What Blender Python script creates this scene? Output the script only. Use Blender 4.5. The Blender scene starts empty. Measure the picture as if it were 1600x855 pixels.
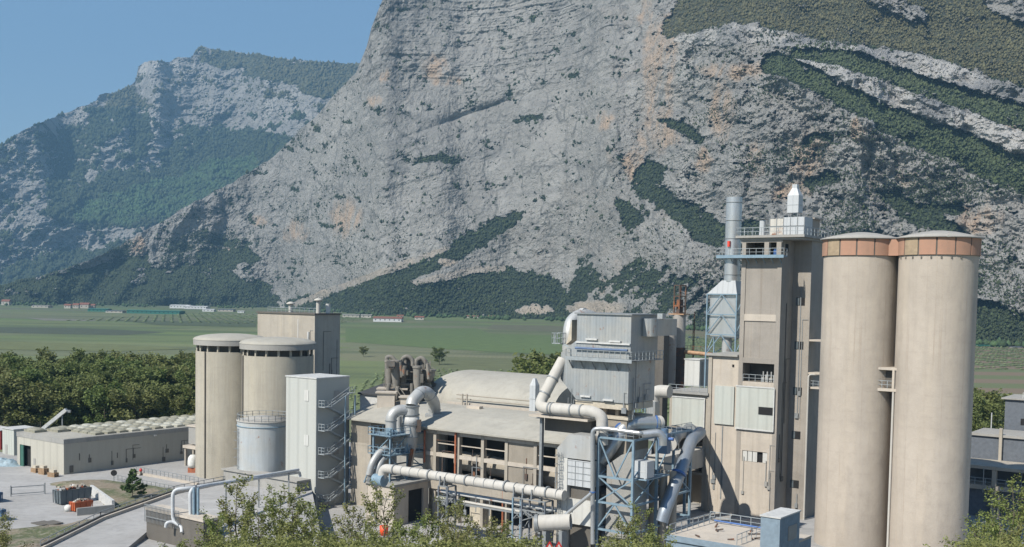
import bpy, math, random
import numpy as np
from mathutils import Vector, Matrix
R = math.radians
random.seed(7)
SC = bpy.context.scene
COL = SC.collection

# ------------------------------------------------------------------ camera
CH = 36.0; FPX = 1700.0; PX0 = 800.0; PY0 = 560.0
PITCH = math.atan(97 / FPX); ROLL = R(1.03)
Fw = np.array([0, math.cos(PITCH), -math.sin(PITCH)])
R0 = np.array([1.0, 0, 0]); U0 = np.array([0, math.sin(PITCH), math.cos(PITCH)])
Ru = R0 * math.cos(ROLL) + U0 * math.sin(ROLL)
Uu = U0 * math.cos(ROLL) - R0 * math.sin(ROLL)
cd = bpy.data.cameras.new("camera"); cam = bpy.data.objects.new("camera", cd); COL.objects.link(cam)
cd.sensor_width = 36; cd.lens = FPX / 1600 * 36; cd.shift_y = (PY0 - 427.5) / 1600
cd.clip_start = 1; cd.clip_end = 30000
M = Matrix.Identity(4)
for i in range(3):
    M[i][0] = Ru[i]; M[i][1] = Uu[i]; M[i][2] = -Fw[i]
M[2][3] = CH
cam.matrix_world = M
SC.camera = cam

# ------------------------------------------------------------------ light
SUN_DIR = Vector((-0.74, -0.67, 0)).normalized(); SUN_EL = R(44)
sdv = Vector((SUN_DIR.x * math.cos(SUN_EL), SUN_DIR.y * math.cos(SUN_EL), math.sin(SUN_EL)))
w = bpy.data.worlds.new("World"); SC.world = w; w.use_nodes = True
nt = w.node_tree; bg = nt.nodes['Background']
sky = nt.nodes.new('ShaderNodeTexSky'); sky.sky_type = 'NISHITA'; sky.sun_disc = False
sky.sun_elevation = SUN_EL; sky.sun_rotation = math.atan2(sdv.x, sdv.y)
sky.altitude = 250; sky.air_density = 1.0; sky.dust_density = 0.0; sky.ozone_density = 2.8
nt.links.new(sky.outputs[0], bg.inputs[0]); bg.inputs[1].default_value = 0.095
sl = bpy.data.lights.new("sun", 'SUN'); sl.energy = 5.0; sl.angle = R(0.5); sl.color = (1.0, 0.945, 0.86)
so = bpy.data.objects.new("sun", sl); COL.objects.link(so)
so.rotation_euler = sdv.to_track_quat('Z', 'Y').to_euler(); so.location = (-100, -100, 200)
SC.view_settings.view_transform = 'Standard'; SC.view_settings.look = 'None'
SC.view_settings.exposure = 0.5; SC.view_settings.gamma = 1.0
SC.cycles.use_denoising = True
try: SC.cycles.denoiser = 'OPENIMAGEDENOISE'
except Exception: pass
SC.cycles.max_bounces = 5; SC.cycles.diffuse_bounces = 3; SC.cycles.glossy_bounces = 2
SC.cycles.volume_bounces = 0; SC.cycles.transparent_max_bounces = 6
SC.cycles.use_adaptive_sampling = True; SC.cycles.adaptive_threshold = 0.012

# ------------------------------------------------------------------ pixel <-> world
def ray(px, py):
    d = Fw[:, None] + Ru[:, None] * ((np.atleast_1d(px) - PX0) / FPX) - Uu[:, None] * ((np.atleast_1d(py) - PY0) / FPX)
    return d[0] / d[1], d[2] / d[1]
def at(px, py, Y):
    dx, dz = ray(px, py); return Vector((float(dx[0]) * Y, Y, CH + float(dz[0]) * Y))
def gnd(px, py, z=0.0):
    dx, dz = ray(px, py); Y = (z - CH) / float(dz[0]); return Vector((float(dx[0]) * Y, Y, z))
def proj(p):
    v = np.array([p[0], p[1], p[2] - CH]); d = v @ Fw
    return PX0 + FPX * (v @ Ru) / d, PY0 - FPX * (v @ Uu) / d
E1 = Vector((0.8, -0.6, 0)); E2 = Vector((0.6, 0.8, 0)); RZ = math.atan2(-0.6, 0.8)
def run(p0, d, px, z=None):
    "length from p0 along d until it projects on column px"
    lo, hi = -150.0, 150.0
    f = lambda t: proj(p0 + d * t)[0] - px
    s = 1 if f(1) > f(0) else -1
    lo, hi = (-60.0, 120.0)
    for _ in range(60):
        m = (lo + hi) / 2
        if f(m) * s > 0: hi = m
        else: lo = m
    return (lo + hi) / 2

# ------------------------------------------------------------------ mesh builder
SPLIT = {'infill_wall','recess','slab','opening','pilaster','bracket','cladding_panel','cladding_trim','base_slab','support','post','leg','ground_wall','side_wall','lamp_bracket','landing','ring_bracket','casing_rib','roof_kerb','deck','white_face','wall_pipe','beam','louvre'}
class MB:
    def __init__(s): s.v = []; s.f = []; s.sm = []
    def add(s, vs, fs, smooth=False):
        o = len(s.v); s.v += [tuple(v) for v in vs]
        s.f += [tuple(i + o for i in f) for f in fs]; s.sm += [smooth] * len(fs); return s
    def box(s, x0, x1, y0, y1, z0, z1):
        if x0 > x1: x0, x1 = x1, x0
        if y0 > y1: y0, y1 = y1, y0
        if z0 > z1: z0, z1 = z1, z0
        vs = [(x0,y0,z0),(x1,y0,z0),(x1,y1,z0),(x0,y1,z0),(x0,y0,z1),(x1,y0,z1),(x1,y1,z1),(x0,y1,z1)]
        return s.add(vs, [(0,3,2,1),(4,5,6,7),(0,1,5,4),(1,2,6,5),(2,3,7,6),(3,0,4,7)])
    def bar(s, p, q, w=0.1, h=None):
        p = Vector(p); q = Vector(q); d = q - p
        if d.length < 1e-6: return s
        d.normalize(); up = Vector((0,0,1)) if abs(d.z) < 0.95 else Vector((1,0,0))
        a = d.cross(up).normalized() * w / 2; b = a.cross(d).normalized() * (h or w) / 2
        vs = [p-a-b, p+a-b, p+a+b, p-a+b, q-a-b, q+a-b, q+a+b, q-a+b]
        return s.add(vs, [(0,1,2,3),(7,6,5,4),(0,4,5,1),(1,5,6,2),(2,6,7,3),(3,7,4,0)])
    def tube(s, pts, r, n=16, caps=True):
        pts = [Vector(p) for p in pts]; N = len(pts)
        rs = r if isinstance(r, (list, tuple)) else [r] * N
        rings = []; prev = None
        for i, p in enumerate(pts):
            t = (pts[min(i+1, N-1)] - pts[max(i-1, 0)]).normalized()
            if prev is None:
                up = Vector((0,0,1)) if abs(t.z) < 0.9 else Vector((1,0,0))
                a = t.cross(up).normalized()
            else:
                a = (prev - t * prev.dot(t)).normalized()
            prev = a; b = t.cross(a)
            rings.append([p + (a*math.cos(2*math.pi*k/n) + b*math.sin(2*math.pi*k/n)) * rs[i] for k in range(n)])
        vs = [v for rg in rings for v in rg]; fs = []
        for i in range(N-1):
            for k in range(n):
                k2 = (k+1) % n; fs.append((i*n+k, i*n+k2, (i+1)*n+k2, (i+1)*n+k))
        s.add(vs, fs, True)
        if caps: s.add(rings[0], [tuple(range(n))[::-1]]); s.add(rings[-1], [tuple(range(n))])
        return s
    def lathe(s, prof, c=(0,0), n=64, smooth=True):
        vs = []; fs = []
        for r, z in prof:
            for k in range(n):
                a = 2*math.pi*k/n; vs.append((c[0]+r*math.cos(a), c[1]+r*math.sin(a), z))
        for i in range(len(prof)-1):
            for k in range(n):
                k2 = (k+1) % n; fs.append((i*n+k, i*n+k2, (i+1)*n+k2, (i+1)*n+k))
        return s.add(vs, fs, smooth)
    def cyl(s, c, r, z0, z1, n=48):
        return s.lathe([(0.001,z0),(r,z0)], c, n, False).lathe([(r,z0),(r,z1)], c, n).lathe([(r,z1),(0.001,z1)], c, n, False)
    def prism(s, poly, x0, x1, axis='x'):
        "poly of (y,z) extruded along x (axis x) or of (x,z) along y"
        n = len(poly)
        if axis == 'x': vs = [(x0, a, b) for a, b in poly] + [(x1, a, b) for a, b in poly]
        elif axis == 'y': vs = [(a, x0, b) for a, b in poly] + [(a, x1, b) for a, b in poly]
        else: vs = [(a, b, x0) for a, b in poly] + [(a, b, x1) for a, b in poly]
        fs = [tuple(range(n))[::-1], tuple(range(n, 2*n))]
        for k in range(n): fs.append((k, (k+1) % n, n+(k+1) % n, n+k))
        return s.add(vs, fs)
    def rail(s, pts, h=1.1, gap=1.6, w=0.07, mid=True):
        for p, q in zip(pts, pts[1:]):
            p = Vector(p); q = Vector(q); L = (q-p).length; n = max(1, round(L/gap)); up = Vector((0,0,1))
            s.bar(p+up*h, q+up*h, w)
            if mid: s.bar(p+up*h*.5, q+up*h*.5, w*.8)
            for k in range(n+1): m = p.lerp(q, k/n); s.bar(m, m+up*h, w)
        return s
    def recalc(s, me):
        import bmesh
        bm = bmesh.new(); bm.from_mesh(me); bmesh.ops.recalc_face_normals(bm, faces=bm.faces); bm.to_mesh(me); bm.free()
    def build(s, name, mat, parent=None, label=None):
        if name in SPLIT and parent is not None and len(s.v) % 8 == 0 and len(s.f)*8 == len(s.v)*6 and len(s.v) > 8:
            o = None
            for k in range(len(s.v)//8):
                m = MB(); m.v = s.v[k*8:k*8+8]; m.f = [tuple(i-k*8 for i in f) for f in s.f[k*6:k*6+6]]; m.sm = [False]*6
                o = m._build(name, mat, parent, label)
            return o
        return s._build(name, mat, parent, label)
    def _build(s, name, mat, parent=None, label=None):
        me = bpy.data.meshes.new(name); me.from_pydata(s.v, [], s.f)
        me.polygons.foreach_set('use_smooth', s.sm); s.recalc(me)
        me.materials.append(mat)
        o = bpy.data.objects.new(name, me); COL.objects.link(o)
        if parent: o.parent = parent
        if label: o['label'] = label
        return o

def elbow(pts, rad=1.0, seg=6):
    "polyline with rounded corners"
    pts = [Vector(p) for p in pts]; out = [pts[0]]
    for i in range(1, len(pts)-1):
        a, b, c = pts[i-1], pts[i], pts[i+1]
        d1 = (a-b); d2 = (c-b); r = min(rad, d1.length*.49, d2.length*.49)
        p = b + d1.normalized()*r; q = b + d2.normalized()*r
        for k in range(seg+1):
            t = k/seg; out.append(p*(1-t)**2 + b*2*t*(1-t) + q*t*t)
    out.append(pts[-1]); return out

def thing(name, label, cat, loc=(0,0,0), rz=RZ, group=None):
    o = bpy.data.objects.new(name, None); COL.objects.link(o)
    o.location = loc; o.rotation_euler = (0,0,rz); o['label'] = label; o['category'] = cat
    if group: o['group'] = group
    o.empty_display_size = 0.5
    return o
def tag(o, label, cat, loc=None, rz=None, group=None):
    o['label'] = label; o['category'] = cat
    if group: o['group'] = group
    if loc is not None: o.location = loc
    if rz is not None: o.rotation_euler = (0,0,rz)
    return o
def struct(o, kind='structure'):
    o['kind'] = kind; return o
def dup(root, loc, rz, label=None, sc=None):
    r = root.copy(); COL.objects.link(r); r.location = loc; r.rotation_euler = (0,0,rz)
    if label: r['label'] = label
    if sc: r.scale = (sc, sc, sc) if isinstance(sc, (int, float)) else sc
    for ch in list(root.children):
        c = ch.copy(); COL.objects.link(c); c.parent = r
        for g in list(ch.children):
            d = g.copy(); COL.objects.link(d); d.parent = c
    return r
def loc_of(T):
    "world -> local of a thing placed at T with plant rotation"
    o = Vector(T)
    return lambda p: Vector(((Vector(p)-o).dot(E1), (Vector(p)-o).dot(E2), (Vector(p)-o).z))

# ------------------------------------------------------------------ materials
MATS = {}
class NB:
    def __init__(s, name):
        s.m = bpy.data.materials.new(name); s.m.use_nodes = True; s.t = s.m.node_tree
        s.p = s.t.nodes['Principled BSDF']; s.tc = s.t.nodes.new('ShaderNodeTexCoord')
    def n(s, ty, **kw):
        nd = s.t.nodes.new(ty)
        for k, v in kw.items():
            if k.startswith('_'): setattr(nd, k[1:], v)
            else: nd.inputs[k.replace('_', ' ')].default_value = v
        return nd
    def l(s, a, b): s.t.links.new(a, b)
    def mapped(s, scale, src='Object'):
        mp = s.n('ShaderNodeMapping'); mp.inputs['Scale'].default_value = scale
        s.l(s.tc.outputs[src], mp.inputs[0]); return mp.outputs[0]
    def noise(s, scale, detail=4, rough=.55, vec=None, sc3=None, src='Object'):
        nd = s.n('ShaderNodeTexNoise', Scale=scale, Detail=detail, Roughness=rough)
        if vec is None: vec = s.mapped(sc3, src) if sc3 else s.tc.outputs[src]
        s.l(vec, nd.inputs['Vector']); return nd.outputs['Fac']
    def ramp(s, fac, a, b, ca=(0,0,0), cb=(1,1,1)):
        nd = s.n('ShaderNodeValToRGB'); e = nd.color_ramp.elements
        e[0].position = a; e[1].position = b; e[0].color = (*ca, 1); e[1].color = (*cb, 1)
        s.l(fac, nd.inputs[0]); return nd.outputs[0]
    def mix(s, fac, a, b, mode='MIX'):
        nd = s.t.nodes.new('ShaderNodeMix'); nd.data_type = 'RGBA'; nd.blend_type = mode
        for i, v in ((0, fac), (6, a), (7, b)):
            if isinstance(v, (int, float)): nd.inputs[i].default_value = v
            elif isinstance(v, tuple): nd.inputs[i].default_value = (*v, 1)
            else: s.l(v, nd.inputs[i])
        return nd.outputs[2]
    def math(s, op, a, b=0.0):
        nd = s.t.nodes.new('ShaderNodeMath'); nd.operation = op
        for i, v in ((0, a), (1, b)):
            if isinstance(v, (int, float)): nd.inputs[i].default_value = v
            else: s.l(v, nd.inputs[i])
        return nd.outputs[0]
    def bump(s, h, strength=.4, dist=.1):
        nd = s.n('ShaderNodeBump', Strength=strength, Distance=dist); s.l(h, nd.inputs['Height'])
        s.l(nd.outputs[0], s.p.inputs['Normal']); return nd
    def out(s, col, rough=.85, metal=0.0):
        if isinstance(col, tuple): s.p.inputs['Base Color'].default_value = (*col, 1)
        else: s.l(col, s.p.inputs['Base Color'])
        if isinstance(rough, (int, float)): s.p.inputs['Roughness'].default_value = rough
        else: s.l(rough, s.p.inputs['Roughness'])
        s.p.inputs['Metallic'].default_value = metal
        return s.m

def concrete(name, base, dark=.72, streak=.5, pours=2.4, seed=0.0, patch=None):
    b = NB(name); base = tuple(base); dk = tuple(c*dark for c in base)
    big = b.noise(.09, 5, .6); med = b.noise(.6, 6, .65); fine = b.noise(6, 4, .6)
    st = b.noise(1.0, 6, .65, sc3=(.9, .9, .06)); st2 = b.noise(1.0, 4, .6, sc3=(.35, .35, .02))
    c = b.mix(b.ramp(big, .35, .68), base, dk)
    c = b.mix(b.math('MULTIPLY', b.ramp(st, .5, .75), streak), c, tuple(x*.55 for x in base))
    c = b.mix(b.math('MULTIPLY', b.ramp(st2, .5, .72), streak*.8), c, (base[0]*1.22, base[1]*1.16, base[2]*1.05))
    c = b.mix(b.math('MULTIPLY', b.ramp(med, .45, .8), .5), c, tuple(x*.7 for x in base))
    bl = b.noise(.16, 6, .72, sc3=(1, 1, .45)); c = b.mix(b.math('MULTIPLY', b.ramp(bl, .54, .70), .7), c, tuple(x*.62 for x in base))
    rn = b.noise(1, 6, .7, sc3=(2.2, 2.2, .03)); c = b.mix(b.math('MULTIPLY', b.ramp(rn, .58, .72), .6*streak*2), c, (base[0]*.58, base[1]*.5, base[2]*.42))
    # pour lines
    wv = b.n('ShaderNodeTexWave', Scale=1.0/pours/ .5 *.5 * math.pi / math.pi, Distortion=.6, Detail=2.0, _wave_type='BANDS', _bands_direction='Z')
    wv.inputs['Scale'].default_value = 0.314 / pours * 1.0
    wv.inputs['Detail Scale'].default_value = .6
    b.l(b.tc.outputs['Object'], wv.inputs['Vector'])
    c = b.mix(b.math('MULTIPLY', b.ramp(wv.outputs['Fac'], .9, 1.0), b.math('MULTIPLY', b.ramp(med,.42,.62), .2)), c, tuple(x*.68 for x in base))
    c = b.mix(b.math('MULTIPLY', b.ramp(fine, .35, .75), .25), c, tuple(x*1.15 for x in base))
    b.bump(b.math('ADD', fine, b.math('MULTIPLY', med, 2.0)), .35, .08)
    return b.out(c, .92)

def metal(name, base, rust=.0, metallic=.0, rough=.5, corr=0.0, dirt=.35, axis='X', dust=(.42,.39,.33)):
    b = NB(name); big = b.noise(.25, 4, .6); st = b.noise(1, 5, .6, sc3=(1.3,1.3,.08)); med = b.noise(1.6, 5, .65)
    c = b.mix(b.math('MULTIPLY', b.ramp(st, .42, .75), dirt), base, tuple(x*.6 for x in base))
    c = b.mix(b.math('MULTIPLY', b.ramp(big, .4, .7), dirt), c, dust)
    c = b.mix(b.math('MULTIPLY', b.ramp(med, .5, .8), dirt*.7), c, tuple(x*.72 for x in base))
    if rust > 0:
        r = b.noise(.45, 6, .7)
        c = b.mix(b.ramp(r, .62-rust*.35, .7-rust*.3), c, (.22,.085,.035))
    if corr:
        wv = b.n('ShaderNodeTexWave', _wave_type='BANDS', _bands_direction=axis); wv.inputs['Scale'].default_value = .314/corr
        b.l(b.tc.outputs['Object'], wv.inputs['Vector'])
        b.bump(b.math('ADD', wv.outputs['Fac'], b.math('MULTIPLY', med, .4)), .5, .06)
        c = b.mix(b.math('MULTIPLY', b.ramp(wv.outputs['Fac'], .0, .25, (1,1,1), (0,0,0)), .3), c, tuple(x*.6 for x in base))
    else:
        b.bump(med, .15, .05)
    return b.out(c, rough, metallic)

def flat(name, c, rough=.6, var=.25, metal_=0.0):
    b = NB(name); n_ = b.noise(1.7, 5, .6)
    return b.out(b.mix(b.math('MULTIPLY', b.ramp(n_, .35, .7), 1.0), c, tuple(x*(1-var) for x in c)), rough, metal_)

# ------------------------------------------------------------------ numpy noise
def _h(ix, iy, iz, seed):
    with np.errstate(over='ignore'):
        h = (ix.astype(np.uint32)*np.uint32(374761393) + iy.astype(np.uint32)*np.uint32(668265263)
             + iz.astype(np.uint32)*np.uint32(2147483647-58) + np.uint32((seed*974634777) & 0xffffffff))
        h = (h ^ (h >> np.uint32(13))) * np.uint32(1274126177); h = h ^ (h >> np.uint32(16))
        h = h * np.uint32(2246822519); h ^= h >> np.uint32(15)
    return h.astype(np.float64) / 4294967295.0
def vnoise2(x, y, seed=0):
    ix = np.floor(x).astype(np.int64); iy = np.floor(y).astype(np.int64); fx = x-ix; fy = y-iy
    ux = fx*fx*fx*(fx*(fx*6-15)+10); uy = fy*fy*fy*(fy*(fy*6-15)+10); z = np.zeros_like(ix)
    def g(a, b):
        an = _h(ix+a, iy+b, z, seed)*2*np.pi
        return np.cos(an)*(fx-a) + np.sin(an)*(fy-b)
    n0 = g(0,0)*(1-ux)+g(1,0)*ux; n1 = g(0,1)*(1-ux)+g(1,1)*ux
    return (n0*(1-uy)+n1*uy)*1.4
def fbm(x, y, octs=5, seed=0, ridge=False, gain=.5):
    s = 0; a = 1.0; t = 0
    for o in range(octs):
        n_ = vnoise2(x, y, seed+o*17)
        if ridge: n_ = 1-2*np.abs(n_)
        s = s + a*n_; t += a; a *= gain; x = x*2.03+5.2; y = y*2.03+1.7
    return s/t
def blur(a, r, axis):
    if r < 1: return a
    k = np.exp(-np.linspace(-2, 2, 2*r+1)**2); k /= k.sum()
    p = np.pad(a, [(r, r) if i == axis else (0, 0) for i in range(a.ndim)], mode='edge')
    out = np.zeros_like(a)
    for i, w_ in enumerate(k):
        sl_ = [slice(None)]*a.ndim; sl_[axis] = slice(i, i+a.shape[axis]); out += w_*p[tuple(sl_)]
    return out
def inpoly(px, py, poly):
    c = np.zeros(px.shape, bool); n = len(poly)
    for i in range(n):
        x1, y1 = poly[i]; x2, y2 = poly[(i+1) % n]
        if y1 == y2: continue
        m = ((y1 > py) != (y2 > py)) & (px < (x2-x1)*(py-y1)/(y2-y1)+x1); c ^= m
    return c
def sd_soft(px, py, poly, amp, seed, lam=40):
    "polygon mask with noisy edge"
    nx = fbm(px/lam, py/lam, 4, seed)*amp; ny = fbm(px/lam, py/lam, 4, seed+91)*amp
    return inpoly(px+nx, py+ny, poly).astype(float)
def fastmesh(name, V, F, mats, smooth=True, attrs=None):
    me = bpy.data.meshes.new(name); V = np.asarray(V, dtype=np.float32); F = np.asarray(F, dtype=np.int32)
    k = F.shape[1]
    me.vertices.add(len(V)); me.vertices.foreach_set('co', V.ravel())
    me.loops.add(F.size); me.loops.foreach_set('vertex_index', F.ravel())
    me.polygons.add(len(F)); me.polygons.foreach_set('loop_start', np.arange(len(F), dtype=np.int32)*k)
    me.polygons.foreach_set('loop_total', np.full(len(F), k, dtype=np.int32))
    me.polygons.foreach_set('use_smooth', np.full(len(F), smooth))
    me.update(calc_edges=True)
    for an, av in (attrs or {}).items():
        av = np.asarray(av, dtype=np.float32)
        if av.ndim == 1:
            a = me.attributes.new(an, 'FLOAT', 'POINT'); a.data.foreach_set('value', av)
        else:
            a = me.attributes.new(an, 'FLOAT_COLOR', 'POINT')
            a.data.foreach_set('color', np.concatenate([av, np.ones((len(av), 1))], 1).astype(np.float32).ravel())
    me.materials.append(mats)
    o = bpy.data.objects.new(name, me); COL.objects.link(o); return o
HAZE_D = 1.12e-4
# ================================================================== MOUNTAINS
rng = np.random.default_rng(5)
def interp(pts, x): p = np.array(pts, float); return np.interp(x, p[:, 0], p[:, 1])

def mountain(name, cols, sky_pts, base_pts, baseY, nrow, masks, ang_rock, ang_for, disp, seed, mat, extra_ang=None):
    px = np.asarray(cols, float); nc = len(px)
    ysk = interp(sky_pts, px) + fbm(px/22, px*0+seed, 5, seed)*5*interp([(0,1),(3000,1)], px)
    yb = interp(base_pts, px)
    t = np.linspace(0, 1, nrow)[:, None]
    PY = yb[None]*(1-t) + ysk[None]*t; PXX = np.broadcast_to(px[None], PY.shape).copy()
    m = {k: f(PXX, PY) for k, f in masks.items()}
    soft = blur(blur(m['forest'], 18, 0), 18, 1)
    fm = blur(blur(m['forest'], 6, 0), 6, 1) + 1.0*fbm(PXX/9, PY/6.5, 4, seed+400, False, .7) + .9*fbm(PXX/34, PY/20, 4, seed+410)
    m['near'] = np.clip(soft*1.6, 0, 1)
    m['forest'] = np.clip((fm-.45)*3.5+.5, 0, 1)*(1-np.clip(m['sand']*1.5,0,1))*(1-np.clip(m['pale']*1.3,0,1)*.9)
    m['orange'] = np.clip(m['orange']+.35*np.clip(fbm(PXX/30, PY/44, 5, seed+420)*2.2-.35, 0, 1)*np.clip((PXX-880)/80, 0, 1), 0, 1)
    dx, dz = ray(PXX.ravel(), PY.ravel()); dx = dx.reshape(PY.shape); dz = dz.reshape(PY.shape)
    fo = blur(blur(m['forest'], 14, 0), 14, 1)
    ang = ang_rock*(1-fo) + ang_for*fo
    if extra_ang is not None: ang = ang*(1-extra_ang(PXX, PY)) + 33*extra_ang(PXX, PY)
    ta = np.tan(np.radians(ang))
    Y = np.zeros(PY.shape)
    if baseY is None:
        _, dzb = ray(px, yb); Y[0] = -CH/dzb
    else: Y[0] = interp(baseY, px)
    for i in range(1, nrow):
        Y[i] = Y[i-1]*(ta[i]-dz[i-1])/np.maximum(ta[i]-dz[i], .02)
    Y = blur(Y, 12, 1)
    X = dx*Y; Z = CH+dz*Y
    edge = np.clip(t*12, 0, 1)
    Y = Y + disp(X, Z, PXX, PY, m)*edge
    X = dx*Y; Z = CH+dz*Y
    V = np.stack([X, Y, Z], -1)
    # hidden far side: carry the surface on over the ridge, then down
    back = []
    for k, (dy, dzz) in enumerate(((40, -6), (140, -40), (500, -300), (900, -900), (1200, -3000))):
        b = V[-1].copy(); b[:, 1] += dy; b[:, 2] = np.maximum(V[-1][:, 2]+dzz, -1); back.append(b)
    foot = V[0].copy(); foot[:, 2] = -.5; foot[:, 1] -= 2
    V = np.concatenate([foot[None], V, np.array(back)], 0); nr = V.shape[0]
    idx = np.arange(nr*nc).reshape(nr, nc)
    F = np.stack([idx[:-1, :-1], idx[:-1, 1:], idx[1:, 1:], idx[1:, :-1]], -1).reshape(-1, 4)
    at_ = {}
    for k, a in m.items():
        a = np.concatenate([a[:1], a, np.repeat(a[-1:], 5, 0)], 0); at_[k] = a.ravel()
    o = fastmesh(name, V.reshape(-1, 3), F, mat, False, at_); struct(o)
    return V[1:-5], m

def rock_mat(name, far=False):
    b = NB(name)
    def attr(n_): a = b.n('ShaderNodeAttribute'); a.attribute_name = n_; return a.outputs['Fac']
    src = 'Object'
    s = .55 if far else 1.0
    big = b.noise(.0035*s, 6, .6); med = b.noise(.02*s, 7, .68); fine = b.noise(.12*s, 5, .7)
    st = b.noise(.02*s, 7, .65, sc3=(1, 1, .28)); bed = b.noise(.03*s, 6, .6, sc3=(.22, .22, 1.6))
    c = b.mix(b.ramp(big, .35, .65), (.295,.285,.262), (.39,.375,.343))
    c = b.mix(b.math('MULTIPLY', b.ramp(st, .48, .70), .45), c, (.215,.21,.195))
    c = b.mix(b.math('MULTIPLY', b.ramp(med, .52, .7), .6), c, (.50,.485,.45))
    c = b.mix(b.math('MULTIPLY', b.ramp(bed, .55, .66), .4), c, (.19,.19,.185))
    # dark joints; crack shade put into the colour, frontal sun gives little relief
    vo = b.n('ShaderNodeTexVoronoi', Scale=.022*s, _feature='DISTANCE_TO_EDGE')
    mp = b.mapped((1.0, .3, .55)); wn = b.n('ShaderNodeTexNoise', Scale=.02*s, Detail=5.0); b.l(mp, wn.inputs['Vector'])
    va = b.n('ShaderNodeVectorMath', _operation='MULTIPLY_ADD'); b.l(wn.outputs['Color'], va.inputs[0]); va.inputs[1].default_value = (60, 60, 60); b.l(mp, va.inputs[2])
    b.l(va.outputs[0], vo.inputs['Vector'])
    jo = b.ramp(vo.outputs['Distance'], .0, .05, (1,1,1), (0,0,0))
    c = b.mix(b.math('MULTIPLY', jo, b.math('MULTIPLY', b.ramp(med, .38, .58), .75)), c, (.095,.097,.09))
    c = b.mix(b.math('MULTIPLY', attr('orange'), b.math('MULTIPLY', b.ramp(b.noise(.03*s, 7, .75, sc3=(1,1,.45)), .40, .56), .95)), c, (.50,.375,.27))
    c = b.mix(b.math('MULTIPLY', attr('scree'), b.math('MULTIPLY', b.ramp(b.noise(.03, 6, .7, sc3=(1, 1, 1)), .35, .62), .75)), c, (.30,.275,.24))
    c = b.mix(attr('sand'), c, (.46,.39,.31))
    c = b.mix(attr('pale'), c, b.mix(b.ramp(st, .45, .6), (.52,.50,.465), (.27,.27,.265)))
    # vegetation growing in cracks, then solid wood
    fn = b.noise(.05*s, 4, .6)
    g = b.mix(b.ramp(med, .35, .65), (.018,.032,.018), (.034,.05,.025))
    gl = b.mix(b.ramp(fn, .35, .65), (.085,.095,.05), (.06,.062,.042))
    mead = b.mix(b.ramp(fn, .35, .65), (.055,.095,.03), (.04,.072,.026))
    g = b.mix(attr('leafless'), g, gl); g = b.mix(attr('meadow'), g, mead)
    fa = b.math('ADD', attr('forest'), b.math('MULTIPLY', b.math('SUBTRACT', fine, .5), .9))
    c = b.mix(b.ramp(fa, .42, .55), c, g)
    b.bump(b.math('ADD', b.math('MULTIPLY', med, 3.0), b.math('ADD', fine, b.math('MULTIPLY', st, 2.0))), 1.0, 9.0 if not far else 14.0)
    return b.out(c, .95)

FOR_MAIN = [  # dark woods on the big wall: (polygon in photo pixels, noise amp)
 ([(-150,442),(0,446),(60,434),(110,420),(150,416),(190,404),(230,408),(262,420),(300,404),(325,378),(352,370),(385,372),(398,382),(402,410),(378,426),(420,440),(438,462),(440,490),(-150,490)], 10),
 ([(440,490),(452,474),(485,462),(540,444),(580,428),(640,406),(690,388),(740,362),(800,330),(815,338),(790,362),(756,382),(735,398),(700,414),(660,430),(640,440),(700,432),(745,424),(790,420),(840,428),(872,440),(888,460),(895,500),(440,505)], 6),
 ([(890,500),(888,450),(902,428),(905,400),(918,398),(935,425),(965,432),(975,405),(1000,400),(1040,420),(1080,428),(1120,448),(1140,520),(890,525)], 10),
 ([(982,290),(1000,262),(1018,246),(1040,256),(1035,285),(1060,312),(1095,326),(1122,356),(1130,388),(1098,380),(1062,350),(1015,318)], 8),
 ([(958,318),(985,312),(1004,345),(988,360),(970,345)], 8),
 ([(1195,82),(1245,92),(1290,116),(1350,146),(1420,176),(1500,203),(1570,232),(1780,320),(1780,400),(1600,304),(1540,278),(1480,252),(1420,226),(1350,186),(1300,158),(1235,124),(1192,112)], 7),
 ([(1232,74),(1290,66),(1340,80),(1400,101),(1450,122),(1530,143),(1600,165),(1780,225),(1780,290),(1600,206),(1530,182),(1440,151),(1380,128),(1310,104),(1240,92)], 5),
 ([(1034,56),(1042,26),(1062,-8),(1100,-260),(1800,-400),(1800,200),(1600,136),(1540,118),(1470,92),(1400,78),(1330,68),(1270,62),(1210,46),(1150,37),(1108,44),(1064,60)], 8),
 ([(1250,210),(1300,208),(1305,222),(1260,226)], 8),
 ([(1368,300),(1400,294),(1442,318),(1492,345),(1535,378),(1500,372),(1440,358),(1400,334)], 9),
 ([(1440,320),(1500,318),(1505,332),(1450,334)], 6),
 ([(1500,470),(1545,468),(1600,492),(1780,520),(1780,580),(1500,560)], 9),
 ([(1100,330),(1140,352),(1190,350),(1185,372),(1130,375)], 10),
 ([(1340,360),(1400,372),(1480,400),(1530,430),(1530,450),(1440,420),(1350,390)], 14),
 ([(620,251),(690,243),(742,254),(690,256)], 4), ([(800,187),(850,177),(852,184),(805,192)], 3), ([(868,122),(906,110),(902,118)], 3),
 ([(1255,282),(1300,270),(1318,286),(1262,296)], 6),
 ([(1030,190),(1050,186),(1110,215),(1095,222)], 7),
]
CUT_MAIN = [([(1355,-20),(1440,10),(1448,34),(1425,36),(1385,14),(1350,2)], 7), ([(1530,-20),(1640,-20),(1640,40),(1590,34),(1540,14)], 7),
            ([(455,474),(500,455),(570,430),(640,404),(700,384),(704,390),(640,416),(560,444),(500,468),(462,480)], 3),
            ([(640,440),(700,426),(745,416),(790,416),(790,424),(740,428),(700,438),(650,446)], 2)]
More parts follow.
